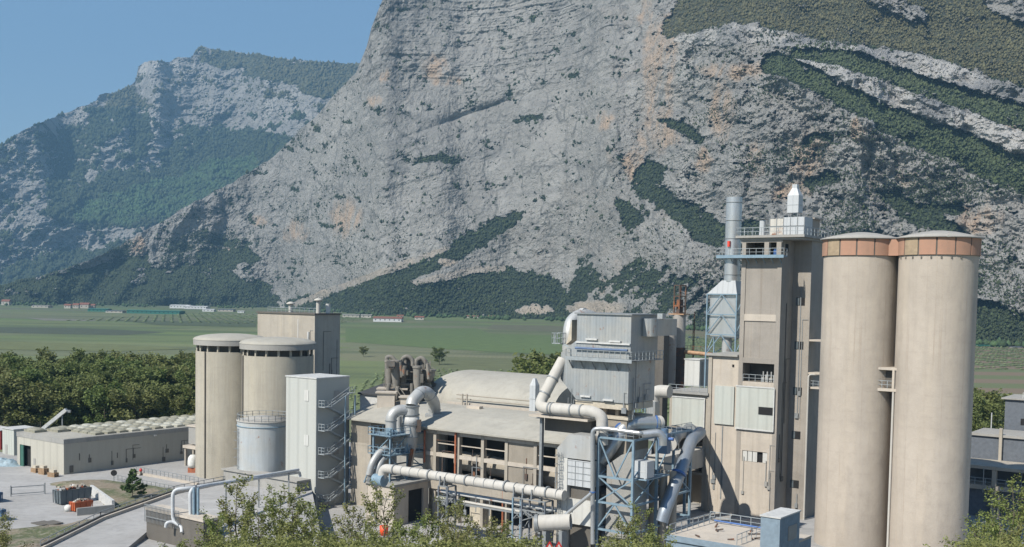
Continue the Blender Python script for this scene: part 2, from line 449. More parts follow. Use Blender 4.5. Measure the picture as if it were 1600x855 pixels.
OR_MAIN = [(1030,130,26,110),(1045,60,14,40),(1010,30,12,40),(992,255,16,34),(1040,215,26,14),(945,190,16,16),(682,108,24,22),(540,340,24,34),(462,360,18,18),(700,130,30,8),
           (1265,245,34,42),(1340,205,14,20),(1530,345,36,26),(1125,170,22,50),(1150,110,60,14),(1180,250,14,30),(1235,300,30,16),(1100,250,16,20),(340,395,30,12),(940,450,10,10),(1580,200,24,12),(1420,280,20,14),(600,120,8,10),(405,345,14,10),(1480,420,30,20),(210,385,20,14),(585,158,10,10),(1000,225,10,20)]
def m_forest(px, py):
    f = np.zeros(px.shape)
    for i, (p, a) in enumerate(FOR_MAIN): f = np.maximum(f, sd_soft(px, py, p, a*1.6, 300+i*7, 30))
    for i, (p, a) in enumerate(CUT_MAIN): f = f*(1-sd_soft(px, py, p, a, 700+i*7, 20))
    # ragged rock showing through
    n_ = fbm(px/26, py/18, 5, 55); w_ = np.clip((px-880)/60, 0, 1)*np.clip((1160-px)/40, 0, 1)*(py > 390)
    st = fbm((px+py*1.2)/9, (py-px*.4)/60, 4, 58)
    f = f*(1-w_*(st > .02)); lw = np.clip((470-px)/40, 0, 1)*(py < 462)
    f = f*(1-lw*(n_ > .22))
    return f
def m_orange(px, py):
    o = np.zeros(px.shape); wx = fbm(px/20, py/30, 4, 31)*14; wy = fbm(px/20, py/30, 4, 41)*14
    for x, y, a, b_ in OR_MAIN: o = np.maximum(o, np.clip(1.5-1.2*(((px+wx-x)/a)**2+((py+wy-y)/b_)**2), 0, 1))
    return o
def m_scree(px, py):
    return inpoly(px, py, [(640,420),(740,370),(820,320),(880,280),(960,300),(1000,360),(1040,400),(1080,440),(900,470),(760,430)])*1.0*np.clip(.5+fbm((px+py)/16, (py-px)/80, 4, 12)*1.6, 0, 1)
def m_sand(px, py):
    f = sd_soft(px, py, CUT_MAIN[2][0], 3, 5, 14)*np.clip(.55+fbm(px/30, py/30, 4, 77), 0, 1)
    f = np.maximum(f, sd_soft(px, py, CUT_MAIN[3][0], 2, 6, 14)*.5)
    for x, y, a, b_ in ((835,485,30,7),(930,482,45,12),(700,410,16,5)): f = np.maximum(f, np.clip(1.4-((px-x)/a)**2-((py-y+fbm(px/12,py/12,3,8)*8)/b_)**2, 0, 1))
    return np.clip(f, 0, 1)
def m_pale(px, py):
    f = sd_soft(px, py, [(1238,90),(1310,103),(1380,127),(1440,150),(1530,181),(1600,207),(1780,285),(1780,320),(1600,240),(1560,226),(1500,202),(1420,172),(1350,145),(1290,114)], 5, 15, 20)
    f = np.maximum(f, sd_soft(px, py, [(1050,62),(1110,44),(1150,38),(1210,46),(1270,62),(1330,70),(1400,80),(1470,94),(1540,120),(1600,138),(1780,205),(1780,222),(1600,162),(1530,142),(1450,121),(1400,100),(1340,79),(1250,76),(1180,66),(1100,72)], 7, 16, 20)*.8)
    return f
def m_leafless(px, py): return np.clip((inpoly(px, py, FOR_MAIN[7][0])*.95 + inpoly(px, py, FOR_MAIN[5][0])*.4+inpoly(px, py, FOR_MAIN[6][0])*.5), 0, 1)
def m_zero(px, py): return np.zeros(px.shape)

def disp_main(X, Z, px, py, m):
    S = X*.9+Z*.55; T = Z*.9-X*.35
    rock = 1-m['forest']*.75
    rug = np.clip((px-960)/120, 0, 1)*.8+np.clip((520-px)/200, 0, 1)*.6+.25   # slabs in the middle, rugged right and left
    topc = np.clip((170-py)/60, 0, 1)*np.clip((1000-px)/60, 0, 1)             # bedded cliff, upper middle
    d = -90*fbm(X/420, Z/420, 4, 3) - 34*(fbm(X/150, Z/260, 5, 9, True)-.3)*rug*1.5
    d += -15*fbm(S/60, T/150, 4, 21, True)*rug*rock
    d += -(10+5*np.clip((px-960)/200,0,1))*fbm(X/30, Z/40, 5, 33, True, .62)*rock*rug - 7*fbm(X/10, Z/13, 3, 35, True, .65)*rock*(.12+rug*.8)
    d += -6*fbm(S/160, T/18, 4, 44, True)*(1-topc)*rock*.45
    d += topc*(-6*fbm(X/260, Z/13, 4, 50, True, .6)) + topc*-14*fbm(X/60, Z/60, 4, 51, True, .6)
    d += m['pale']*(-9*fbm(X/14, Z/60, 4, 61, True))
    # big diagonal grooves of the slab
    d += 16*np.exp(-(np.abs(((px-700)*.35+(py-190))/6))**1.2)*np.clip(1-np.abs(px-740)/160, 0, 1)
    return d
SKY_MAIN = [(-150,458),(0,448),(60,433),(110,418),(150,402),(185,385),(205,372),(235,356),(262,342),(290,322),(320,308),(350,292),(385,272),(400,262),(420,250),(440,232),(465,208),(490,185),(510,163),(530,140),(556,114),(563,98),(573,72),(580,45),(590,18),(600,-5),(625,-70),(700,-150),(900,-200),(1400,-260),(1900,-300)]
BASE_MAIN = [(-150,472),(0,475),(200,477),(440,481),(600,493),(700,495),(880,500),(1000,508),(1100,515),(1300,526),(1450,534),(1560,540),(1800,550)]
rock = rock_mat("grey_limestone")
cols = np.arange(-140, 1790, 1.55)
VM, MM = mountain("mountain_wall", cols, SKY_MAIN, BASE_MAIN, None, 470,
    dict(forest=m_forest, orange=m_orange, scree=m_scree, sand=m_sand, pale=m_pale, leafless=m_leafless, meadow=lambda x, y: .38*(inpoly(x, y, FOR_MAIN[5][0])|inpoly(x, y, FOR_MAIN[6][0]))),
    62, 36, disp_main, 4, rock)

# distant mountain
FF = [([(300,74),(350,78),(440,88),(560,98),(700,108),(700,150),(560,165),(500,150),(440,128),(380,112),(320,100)], 10, 1),
      ([(100,345),(60,330),(110,300),(180,270),(250,262),(250,230),(300,200),(380,200),(480,220),(480,250),(380,290),(300,330),(260,352),(180,356)], 12, 1),
      ([(-150,420),(0,428),(60,400),(140,392),(200,380),(320,330),(400,300),(400,500),(-150,500)], 10, 1),
      ([(205,182),(232,175),(236,220),(220,250),(204,235)], 6, 1), ([(40,215),(110,190),(160,210),(130,300),(60,330),(80,260)], 16, .6),  # first patch is a crevasse, its shade painted in through the forest mask
      ([(140,170),(215,130),(230,150),(200,200),(150,230)], 14, .8)]
def f_forest(px, py):
    f = np.zeros(px.shape)
    for i, (p, a, s_) in enumerate(FF): f = np.maximum(f, s_*sd_soft(px, py, p, a*1.8, 900+i, 26))
    n_ = fbm(px/30+py/60, py/11, 5, 77); f = np.maximum(f, (n_ > .24)*.95)
    for x, y, a, b_ in ((255,106,46,13),(330,165,80,26),(40,290,46,80),(90,372,70,22),(225,360,32,12),(305,92,14,14),(150,162,16,12)):
        r_ = ((px-x)/a)**2+((py-y)/b_)**2 + fbm(px/14, py/10, 4, 66)*1.6
        f = f*(r_ > .7)
    return f
def f_meadow(px, py): return sd_soft(px, py, [(110,325),(200,295),(290,270),(330,255),(400,240),(405,262),(385,285),(330,312),(270,338),(200,352),(120,350)], 16, 88, 30)*np.clip(.8+fbm(px/40, py/14, 4, 71)*1.2, 0, 1)
def f_forest2(px, py): return np.maximum(f_forest(px, py), f_meadow(px, py) > .3)
def f_pale(px, py): return .6*np.clip(1.5-(((px-255)/50)**2+((py-106)/14)**2), 0, 1)
def f_or(px, py): return .5*np.clip(1.5-(((px-240)/36)**2+((py-362)/10)**2), 0, 1)
def disp_far(X, Z, px, py, m):
    return -160*fbm(X/700, Z/900, 4, 13) - 90*fbm(X/300, Z/380, 5, 19, True) - 30*fbm(X/90, Z/60, 5, 29, True, .6) - 10*fbm(X/30, Z/24, 3, 39, True)
SKY_FAR = [(-200,300),(-60,252),(0,228),(30,206),(60,193),(85,184),(90,178),(112,174),(125,168),(150,158),(155,148),(175,146),(200,136),(212,126),(216,106),(226,96),(250,94),(266,97),(280,90),(300,88),(306,78),(316,74),(350,79),(400,85),(440,91),(500,97),(560,100),(640,104),(760,120)]
colsf = np.arange(-200, 740, 1.6)
rockf = rock_mat("hazy_limestone", True)
VF, MF = mountain("mountain_ridge", colsf, SKY_FAR, [(-200,463),(760,480)], [(-200,3900),(760,3900)], 330,
    dict(forest=f_forest2, orange=f_or, scree=m_zero, sand=m_zero, pale=f_pale, leafless=lambda x, y: (y < 170)*.7, meadow=f_meadow), 48, 30, disp_far, 8, rockf)

# ---- trees on the slopes: uncountable, one object of leaf-coloured crowns
def crowns(name, V, m, nfor, nshr, size, seed, mat, shr_fn, key='forest'):
    g = np.random.default_rng(seed)
    P = V.reshape(-1, 3); fo = m[key].ravel(); lf = m['leafless'].ravel(); md = m['meadow'].ravel()
    ncol = V.shape[1]
    n = P.shape[0]
    ok = (P[:, 2] < 1e4)
    pf = np.clip(fo, 0, 1)*ok; pf[-ncol:] = 0
    i1 = g.choice(n, nfor, p=pf/pf.sum())
    ps = shr_fn(P, fo)*ok; i2 = g.choice(n, nshr, p=ps/ps.sum())
    ii = np.concatenate([i1, i2]); N = len(ii); shr = np.arange(N) >= nfor
    c = P[ii] + g.normal(0, 1.2, (N, 3)); 
    s = size*g.lognormal(0, .28, N); s[shr] *= .62
    dist = P[ii, 1]/2000; s *= np.clip(dist, .5, 1.6)**.7
    a = g.uniform(0, 6.28, N)
    base = np.array([[1,0,0],[.31,.95,0],[-.81,.59,0],[-.81,-.59,0],[.31,-.95,0],[0,0,1.25],[0,0,-.6]])
    ca, sa = np.cos(a), np.sin(a)
    B = base[None]*g.uniform(.7, 1.25, (N, 7, 1))
    W = np.stack([B[..., 0]*ca[:, None]-B[..., 1]*sa[:, None], B[..., 0]*sa[:, None]+B[..., 1]*ca[:, None], B[..., 2]*1.1], -1)*s[:, None, None]*.5
    V_ = (W + c[:, None]).reshape(-1, 3)
    fb = np.array([[0,1,5],[1,2,5],[2,3,5],[3,4,5],[4,0,5],[1,0,6],[2,1,6],[3,2,6],[4,3,6],[0,4,6]])
    F_ = (fb[None]+np.arange(N)[:, None, None]*7).reshape(-1, 3)
    dark = np.array([.024,.036,.017]); mid = np.array([.052,.070,.026]); lless = np.array([.125,.112,.055]); mead = np.array([.055,.098,.034])
    k = g.uniform(0, 1, N)[:, None]
    c_ = dark*(1-k)+mid*k; c_ = c_*(1-lf[ii][:, None]*.8)+lless*lf[ii][:, None]*.8; q = md[ii][:, None]; c_ = c_*(1-q)+mead*q
    c_ *= g.uniform(.75, 1.3, (N, 1))
    o = fastmesh(name, V_, F_, mat, True, {'tint': np.repeat(c_, 7, 0)})
    struct(o, 'stuff'); return o
b = NB("crown_leaves"); a_ = b.n('ShaderNodeAttribute'); a_.attribute_name = 'tint'; LEAFM = b.out(a_.outputs['Color'], .9)
def shr_main(P, fo):
    n_ = fbm(P[:, 0]/60, P[:, 2]/45, 5, 200); n2 = fbm(P[:, 0]/240, P[:, 2]/200, 4, 210)
    px = 800+P[:, 0]/P[:, 1]*1700
    dens = np.clip((px-1000)/80, 0.03, 1) + np.clip((560-px)/100, 0, 1)*.7 + .15*np.clip((400-P[:, 2])/200, 0, 1)
    return np.clip(n_+n2*.8-.02, 0, 1)**1.3*dens*(fo < .5)*(P[:,2]>3) + .05*np.clip(MM['near'].ravel(),0,1)*(fo < .5)*(n_ > -.05)
crowns("forest", VM, MM, 165000, 24000, 3.9, 1, LEAFM, shr_main)
def shr_far(P, fo): return np.clip(fbm(P[:, 0]/120, P[:, 2]/50, 4, 220), 0, 1)*(fo < .5)*(P[:, 2] > 3)+1e-9
crowns("distant_forest", VF, MF, 36000, 5000, 9.5, 2, LEAFM, shr_far)

# ================================================================== PLAIN
b = NB("field_soil_and_crops")
obj_ = b.tc.outputs['Object']
mp = b.n('ShaderNodeMapping'); mp.inputs['Rotation'].default_value = (0, 0, .32); mp.inputs['Scale'].default_value = (.0033, .0088, 1); b.l(obj_, mp.inputs[0])
vo = b.n('ShaderNodeTexVoronoi', Scale=1.0, Randomness=.85, _distance='CHEBYCHEV'); b.l(mp.outputs[0], vo.inputs['Vector'])
sep = b.n('ShaderNodeSeparateColor'); b.l(vo.outputs['Color'], sep.inputs[0])
cr = b.n('ShaderNodeValToRGB'); cr.color_ramp.interpolation = 'LINEAR'
els = [(0, (.10,.15,.042)), (.16, (.145,.175,.065)), (.32, (.075,.115,.036)), (.48, (.165,.165,.09)), (.62, (.115,.175,.046)), (.78, (.08,.10,.05)), (.9, (.14,.15,.08)), (1, (.16,.195,.072))]
for i, (p, c_) in enumerate(els):
    e = cr.color_ramp.elements[0] if i == 0 else (cr.color_ramp.elements[1] if i == 1 else cr.color_ramp.elements.new(p))
    e.position = p; e.color = (*c_, 1)
b.l(sep.outputs[0], cr.inputs[0])
wv = b.n('ShaderNodeTexWave', Scale=.12, Distortion=.4, _wave_type='BANDS', _bands_direction='X'); b.l(obj_, wv.inputs['Vector'])
c = b.mix(b.math('MULTIPLY', b.ramp(wv.outputs['Fac'], .3, .7), .2), cr.outputs[0], (.09,.095,.06))
stn = b.noise(.004, 5, .6, sc3=(1, 3.5, 1)); c = b.mix(b.math('MULTIPLY', b.ramp(stn, .48, .62), .6), c, (.05,.075,.032))
fin = b.noise(.12, 6, .7); c = b.mix(b.math('MULTIPLY', b.ramp(fin, .4, .7), .35), c, (.085,.09,.055))
# ploughed parcels on the right-hand side of the plain
sx = b.n('ShaderNodeSeparateXYZ'); b.l(obj_, sx.inputs[0])
rx = b.math('MULTIPLY', b.ramp(b.math('ADD', b.math('MULTIPLY', sx.outputs[0], .01), b.math('MULTIPLY', b.noise(.01,3,.5), .3)), 1.55/2.0, 1.65/2.0), 1.0)
m2 = b.n('ShaderNodeMapRange'); m2.inputs[1].default_value = 175; m2.inputs[2].default_value = 190; b.l(sx.outputs[0], m2.inputs[0])
wv3 = b.n('ShaderNodeTexWave', Scale=.0055, Distortion=.5, _wave_type='BANDS', _bands_direction='Y'); b.l(obj_, wv3.inputs['Vector'])
brown = b.mix(b.ramp(wv3.outputs['Fac'], .45, .52), (.155,.118,.078), (.105,.125,.055))
c = b.mix(m2.outputs[0], c, brown)
b.bump(fin, .6, .5)
FIELD = b.out(c, .97)
me = MB()
xs = [-9000,-5000,-2500,-1000,-400,-150,0,150,400,1000,2500,5000,9000]; ys = [-300,0,100,200,400,800,1600,3000,6000,12000]
vs = [(x, y, 0) for y in ys for x in xs]; n = len(xs)
me.add(vs, [(j*n+i, j*n+i+1, (j+1)*n+i+1, (j+1)*n+i) for j in range(len(ys)-1) for i in range(n-1)])
struct(me.build("ground", FIELD))

# haze
HZ = True
if HZ:
    hb = MB().box(-7500, 7500, -420, 9500, -1.5, 2300)
    hm = bpy.data.materials.new("pale_air"); hm.use_nodes = True; t_ = hm.node_tree; t_.nodes.clear()
    vo_ = t_.nodes.new('ShaderNodeVolumePrincipled'); ou = t_.nodes.new('ShaderNodeOutputMaterial')
    vo_.inputs['Density'].default_value = HAZE_D; vo_.inputs['Color'].default_value = (.30,.58,.86,1); vo_.inputs['Anisotropy'].default_value = 0.1
    t_.links.new(vo_.outputs[0], ou.inputs['Volume'])
    struct(hb.build("haze", hm), 'stuff')
# ================================================================== MATERIALS OF THE PLANT
SILO = concrete("silo_concrete", (.415,.365,.305), .80, .4, 1.5)
SILOL = concrete("old_silo_concrete", (.38,.35,.285), .78, .55, 1.3)
TOWER = concrete("tower_concrete", (.305,.278,.242), .74, .5, 3.0)
LIGHTC = concrete("pale_render", (.46,.41,.345), .80, .5, 4.0)
HALLC = concrete("dusty_concrete", (.36,.325,.27), .74, .6, 4.0)
BROWN = concrete("brown_infill", (.275,.245,.20), .8, .5, 3.0)
GREYC = concrete("grey_concrete", (.30,.295,.275), .78, .5, 3.0)
DARKC = concrete("dark_concrete", (.12,.11,.095), .7, .5, 3.0)  # dark parts; also puts interior and recess shade into the colour
ROOFD = concrete("dusty_roof", (.345,.33,.285), .84, .35, 9.0)
CAPG = concrete("roof_cap_grey", (.31,.30,.275), .85, .2, 9.0)
WCLAD = metal("pale_panel", (.50,.50,.47), 0, 0, .6, 1.2, .2)
GCLAD = metal("grey_green_panel", (.42,.44,.40), 0, 0, .6, 1.6, .3)
FILT = metal("galvanised_sheet", (.31,.335,.345), .03, .25, .5, .5, .6)
DUCT = metal("dusty_duct_steel", (.40,.41,.405), .05, .25, .5, 0, .5)
DUCTB = metal("beige_dust_duct", (.44,.425,.39), 0, 0, .75, 0, .45)
CHROME = metal("bright_steel", (.46,.48,.49), .0, .6, .36, 0, .45)
WHITE = metal("white_sheet", (.42,.44,.45), 0, 0, .5, 1.0, .15)
WRUST = metal("white_rust_sheet", (.47,.45,.40), .32, 0, .6, 1.0, .2)
TEAL = flat("blue_grey_steel", (.19,.275,.335), .5)
STEEL = flat("grey_steel", (.22,.235,.24), .5)
RAILM = flat("rail_steel", (.30,.33,.34), .5)
BLUE = flat("blue_paint", (.06,.14,.36), .45)
BLUEW = flat("pale_blue_render", (.20,.265,.32), .8)
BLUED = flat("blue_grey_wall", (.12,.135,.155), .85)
RUST = metal("rusty_steel", (.075,.055,.045), .3, 0, .85, 0, .5, dust=(.11,.085,.065))
STACKM = metal("worn_stack_steel", (.33,.315,.29), .08, .1, .7, 0, .5, dust=(.25,.2,.15))
ORANGE = flat("orange_paint", (.40,.13,.06), .7, .4)
PALEOR = flat("faded_orange_paint", (.42,.26,.15), .7, .4)
BRICKB = NB("orange_panel_band")
_n = BRICKB.noise(.5, 4, .6); _bk = BRICKB.n('ShaderNodeTexNoise', Scale=.25)
BRICKB = BRICKB.out(BRICKB.mix(BRICKB.ramp(_n, .35, .65), (.38,.21,.14), (.31,.185,.125)), .85)
TANBAND = flat("tan_panel", (.34,.26,.17), .85)
BLACK = flat("dark_opening", (.012,.012,.012), .9)
TARP = flat("black_tar_roof", (.045,.047,.05), .9)
GLASS = flat("dull_glass", (.10,.12,.13), .25)
WHITEP = flat("white_paint", (.52,.52,.50), .6, .25)
SKIN_BEIGE = flat("beige_paint", (.48,.43,.34), .7)

def cornerT(px, py, Y, z=0.0):
    p = at(px, py, Y); return Vector((p.x, Y, z))
def zat(px, py, Y): return at(px, py, Y).z

# ================================================================== PAIRED SILOS, RIGHT
def big_silo(cx, cy, first):
    T = thing("concrete_silo", "tall beige twin silo next to the stair tower, its left neighbour" if first else "tall beige twin silo farther from the stair tower, at the outer end of the pair",
              "silo", (cx, cy, 0), RZ, "tall twin silos with an orange band")
    r = 5.3; zt = 42.75
    prof = [(r*1.0, z) for z in np.linspace(0, zt, 30)]
    m = MB().lathe(prof, (0,0), 96); m.build("shell", SILO, T)
    # band of coloured panels
    n = 14
    bd = MB(); tn = MB()
    for k in range(n):
        a0 = 2*math.pi*k/n+.02; a1 = 2*math.pi*(k+1)/n-.02
        ids = [a0+(a1-a0)*q/6 for q in range(7)]
        tgt = tn if k % 7 in (2,) else bd
        ro, ri, z0, z1 = r+.22, r-.1, zt, zt+2.35
        vs = []
        for a in ids: vs += [(ri*math.cos(a), ri*math.sin(a), z0), (ro*math.cos(a), ro*math.sin(a), z0), (ro*math.cos(a), ro*math.sin(a), z1), (ri*math.cos(a), ri*math.sin(a), z1)]
        fs = []
        for q in range(6):
            for j in range(4): fs.append((q*4+j, q*4+(j+1) % 4, (q+1)*4+(j+1) % 4, (q+1)*4+j))
        fs += [(0,1,2,3), (27,26,25,24)]
        tgt.add(vs, fs)
    bd.build("panel_band", BRICKB, T); tn.build("faded_band", TANBAND, T)
    MB().lathe([(r-.06, zt-.05), (r+.14, zt-.05), (r+.14, zt+2.3), (r-.06, zt+2.3)], (0,0), 64, False).build("band_ring", DARKC, T)
    roof = MB().lathe([(r-.3, zt+2.36), (r+.55, zt+2.36), (r+.55, zt+2.55), (r*.8, zt+2.95), (r*.45, zt+3.35), (.8, zt+3.55), (.01, zt+3.58)], (0,0), 64)
    roof.build("roof", CAPG, T)
    return T
S1 = Vector((51.15, 161.0, 0)); S2 = S1 + E1*11.05
big_silo(S1.x, S1.y, True); s2o = big_silo(S2.x, S2.y, False)
# link between both silos and pipe
L = thing("silo_link", "small concrete landing wedged between the two tall beige silos", "landing", (S1.x+(S2-S1).x/2, S1.y+(S2-S1).y/2, 0), RZ)
z1 = zat(1386, 574, 156)
MB().box(-1.6, 1.6, -3.2, 0, z1-.35, z1).box(-1.6, 1.6, -3.2, 0, z1-3.4, z1-3.0).box(.7, 1.0, -3.2, -.2, z1-3.0, z1-.35).build("slab", LIGHTC, L)
MB().box(-1.4, .9, -2.0, -1.7, z1-3, z1-.35).build("back_wall", DARKC, L)
MB().rail([(-1.5,-3.1,z1-3), (.8,-3.1,z1-3)], 1.1, .8, .07).build("railing", RAILM, L)
MB().tube([(.9,-3.0,0), (.9,-3.0,z1-.4)], .17, 10).build("downpipe", DUCTB, L)
zb = 42.75
MB().box(-1.4, 1.4, -2.6, 2.6, zb, zb+2.3).build("panel_band", BRICKB, L)

# ================================================================== MAIN CONCRETE TOWER
TD = 176.0
T = cornerT(1217, 560, TD); MT = thing("concrete_tower", "tall brown concrete process tower with open top floor beside the tall twin silos", "tower", T)
q = lambda px, d=-1: -run(T, -E1, px)
xl = q(1147); xw = q(1102); zr = zat(1217, 371, TD); sb = 4.9; sx_ = 3.0; se = 12.8
zf = zat(1217, 399, TD)
def tz(py, px=1180, off=0.0): return zat(px, py, TD+(1217-px)*.052+off)
z568, z597 = tz(568), tz(597)
sh = MB()
# shaft as frame plus recessed infill so that edges read
sh.box(xl, xl+.75, -.0, .8, 0, zf).box(-.75, 0, 0, sb, 0, zf)
MB().box(xl+.75, -.75, 0.02, .8, tz(497)-.5, tz(497)+.6).build('band', LIGHTC, MT)
sh.box(xl+.75, -.75, 0.02, .8, zf-1.0, zf).box(xl+.75, -.75, .02, .8, z568, z568+.9)
sh.box(xl, 0, sb+4, sb+8, 0, zf)
sh.build("frame", TOWER, MT)
inf = MB().box(xl+.75, -.75, .16, .6, tz(497)+.6, zf-1.0).box(xl+.75, -.75, .2, .6, z568+.9, tz(497)-.5)
inf.box(xl+.02, xl+.5, .8, sb+4, 0, zf); inf.build("wall", BROWN if False else TOWER, MT)
low = MB().box(xl+.75, -.75, .05, .6, 0, tz(790)).box(xl+2.4, -.75, .05, .6, tz(790), tz(723))
low.box(xl+.75, xl+2.4, .05, .6, tz(790)+0, tz(723)); low.box(xl+.75, -.75, .05, .6, tz(706), z597-.02)
low.box(xl+.75, xl+1.1, .05, .6, tz(723), tz(706)).box(-1.5, -.75, .05, .6, tz(723), tz(706)); low.build("lower_wall", LIGHTC, MT)
# patched window band
f = MB(); x0 = xl+1.1; x1 = -1.5; wd = (x1-x0)/5
for k in range(5):
    if k != 3: f.box(x0+k*wd+.06, x0+(k+1)*wd-.06, .15, .4, tz(723)+.05, tz(706)-.05)
f.build("blocked_window", WCLAD, MT); MB().box(x0+3*wd, x0+4*wd, .5, .9, tz(723), tz(706)).build("window_opening", BLACK, MT)
# clad panels
cp = MB().box(xl-.15, -.55, -.28, -.02, tz(672), tz(606)); cp.build("cladding_panel", GCLAD, MT)
MB().box(xl-.2, -.45, -.36, -.28, tz(606), tz(606)+.22).box(-.55, -.4, -.36, -.28, tz(672), tz(606)).box(xl-.2,-.45,-.34,-.28,tz(672)-.1,tz(672)+.12).build("cladding_trim", WHITEP, MT)
xa, xb = q(1181), q(1203)
MB().box(xa, xb, -.34, -.285, tz(648, 1192), tz(636, 1192)).build("window_opening", BLACK, MT)
# open floor
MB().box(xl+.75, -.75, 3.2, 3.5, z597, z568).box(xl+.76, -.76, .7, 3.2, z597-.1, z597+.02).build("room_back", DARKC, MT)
MB().rail([(xl+.8, .12, z597), (-.8, .12, z597)], 1.15, 1.0, .07).build("railing", RAILM, MT)
mm = MB(); 
for i in range(4): mm.box(-3.4+i*.7, -2.9+i*.7, 1.0, 1.9, z597, z597+.7+.5*(i % 2)).tube([(-3.2+i*.7, 1.4, z597), (-3.2+i*.7, 1.4, z597+1.7)], .12, 8)
mm.build("machinery", DUCT, MT)
# blue door niche
MB().box(xl+.75, xl+2.4, .3, .5, tz(818), tz(790)).build("door_niche", BLACK, MT)
MB().box(xl+1.1, xl+2.0, .1, .28, tz(815), tz(791)).build("blue_door", BLUE, MT)
# stair bay
bay = MB().box(-.0, sx_, sb, sb+.6, 0, zf+2.7).box(sx_-.5, sx_, sb+.6, se, 0, zf+2.7).box(0, sx_-.5, se-.5, se, 0, zf); bay.build("stair_bay", HALLC if False else TOWER, MT)
for py in (471, 540, 612, 681, 758):
    zc = zat(1245, py, TD+2); wn = MB().box(.6, 2.1, sb-.04, sb+.02, zc-.68, zc+.62); wo = wn.build("window", BLACK, MT)
    MB().box(.6, 1.2, sb-.09, sb-.045, zc-.62, zc+.56).build("pane", GLASS, wo)
# top floor
top = MB(); pw = .8
for xx in (xl, (xl+0)/2+.4, -1.0): top.box(xx, xx+pw if xx > xl else xx+.7, 0, .8, zf+.02, zr)
top.box(xl, 0, 0.01, .78, zr-.75, zr-.001).box(-.8, 0, .8, sb, zf+.02, zr).box(xl, xl+.3, .8, sb+3, zf+.02, zr).build("top_floor_frame", TOWER, MT)
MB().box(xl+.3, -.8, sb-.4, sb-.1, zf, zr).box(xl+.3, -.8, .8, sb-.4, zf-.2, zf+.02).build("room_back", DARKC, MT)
MB().box(-.005, .03, 1.2, 2.4, zf+.6, zf+1.9).build("window_opening", BLACK, MT)
rs = MB().box(xl-.9, sx_+.9, -.7, se+1.5, zr, zr+.38).box(xl-.4, sx_+.4, -.2, se, zr-.35, zr); rs.build("roof_slab", CAPG, MT)
zR = zr+.38
MB().rail([(xl-.8,se,zR), (xl-.8,-.6,zR), (sx_+.8,-.6,zR), (sx_+.8,se+1.3,zR)], 1.25, 1.5, .08).build("roof_railing", RAILM, MT)
# balcony
xbal = -run(T, -E1, 1114)
MB().box(xbal, .9, -1.5, -.03, zf-.25, zf-.05).box(xbal, .9, -1.55, -1.5, zf-.45, zf+.05).build("balcony", TEAL, MT)
bb = MB()
for k in range(8): xx = xbal+1+k*(0-xbal-1)/7; bb.bar((xx, -.05, zf-1.3), (xx, -1.4, zf-.3), .1)
bb.build("bracket", TEAL, MT)
MB().rail([(xbal,-.1,zf-.05), (xbal,-1.45,zf-.05), (.85,-1.45,zf-.05), (.85,-.1,zf-.05)], 1.15, 1.2, .07).build("balcony_railing", RAILM, MT)
# lower wing
zw = tz(557, 1125); wing = MB().box(xw, xl-.02, .1, 9, 0, zw); wing.build("wing_wall", LIGHTC, MT)
MB().box(xw-.4, xl-.02, -.5, 9.3, zw+.02, zw+.35).build("wing_roof", GREYC, MT)
MB().box(q(1112), q(1142), -.2, .095, tz(664, 1127), tz(604, 1127)).build("cladding_panel", GCLAD, MT)
MB().box(xw-.1, xw+.55, -.15, .09, 0, zw-.02).build("pilaster", HALLC, MT)
MB().box(q(1137), q(1140), .03, .098, tz(574,1138), tz(570,1138)).build("vent_opening", BLACK, MT)
# small landings to the silo
for py in (529, 579, 601):
    zc = zat(1272, py, 183); MB().box(sx_+.01, sx_+3.6, 5.0, 7.4, zc-.3, zc).build("landing", LIGHTC, MT)
zc = zat(1272, 601, 183); MB().rail([(sx_, 5.1, zc), (sx_+3.5, 5.1, zc)], 1.0, .8, .07).build("landing_railing", RAILM, MT)
MB().tube(elbow([(sx_+.25, sb-.25, 0), (sx_+.25, sb-.25, zat(1262,579,185)-.2), (sx_+2.5, sb+1, zat(1262,579,185)-.2)], .5), .16, 8).build("downpipe", DUCTB, MT)

# blue barrel on top floor
B = thing("blue_drum", "bright blue barrel standing in the open top floor of the brown tower", "drum", T + E1*(-1.75) + E2*1.6 + Vector((0,0,zf+.03)))
MB().lathe([(.01,0),(.42,0),(.45,.05),(.42,.35),(.45,.4),(.42,.75),(.45,.8),(.44,1.15),(.01,1.17)], n=20).build("body", BLUE, B)

# roof objects
H0 = T + Vector((0,0,zR))
xh0 = -run(T, -E1, 1183); HB = thing("filter_housing", "long white sheet metal housing with rust at one end on the tower roof", "housing", H0)
MB().box(xh0, xh0+2.3, 1.4, 4.8, .15, 2.75).build("rusty_end", WRUST, HB)
MB().box(xh0+2.302, 3.0, 1.4, 4.8, .15, 2.95).build("casing", WHITE, HB)
mm = MB()
for k in range(6): xx = xh0+k*(3.0-xh0)/5; mm.box(xx-.06, xx+.06, 1.34, 1.399, .15, 2.9)
mm.box(xh0, 3.0, 1.34, 1.398, 1.5, 1.6); mm.build("seam", STEEL, HB)
VS = thing("louvre_stack", "white louvred vent stack with tapered top standing on the roof housing", "vent", H0 + E1*(-run(T,-E1,1232)*-1*-1 if False else q(1232)) + E2*3.0 + Vector((0,0,2.96)))
VS.location = T + E1*0.9 + E2*2.4 + Vector((0,0,zR+2.96))
mm = MB()
for a in (-.8, .7):
    for c in (-.8, .7): mm.box(a, a+.12, c, c+.12, 0, .7)
mm.build("leg", STEEL, VS)
MB().box(-.95, .95, -.9, .9, .7, 3.5).box(-1.0, 1.0, -.95, .95, 1.95, 2.05).build("casing", WHITE, VS)
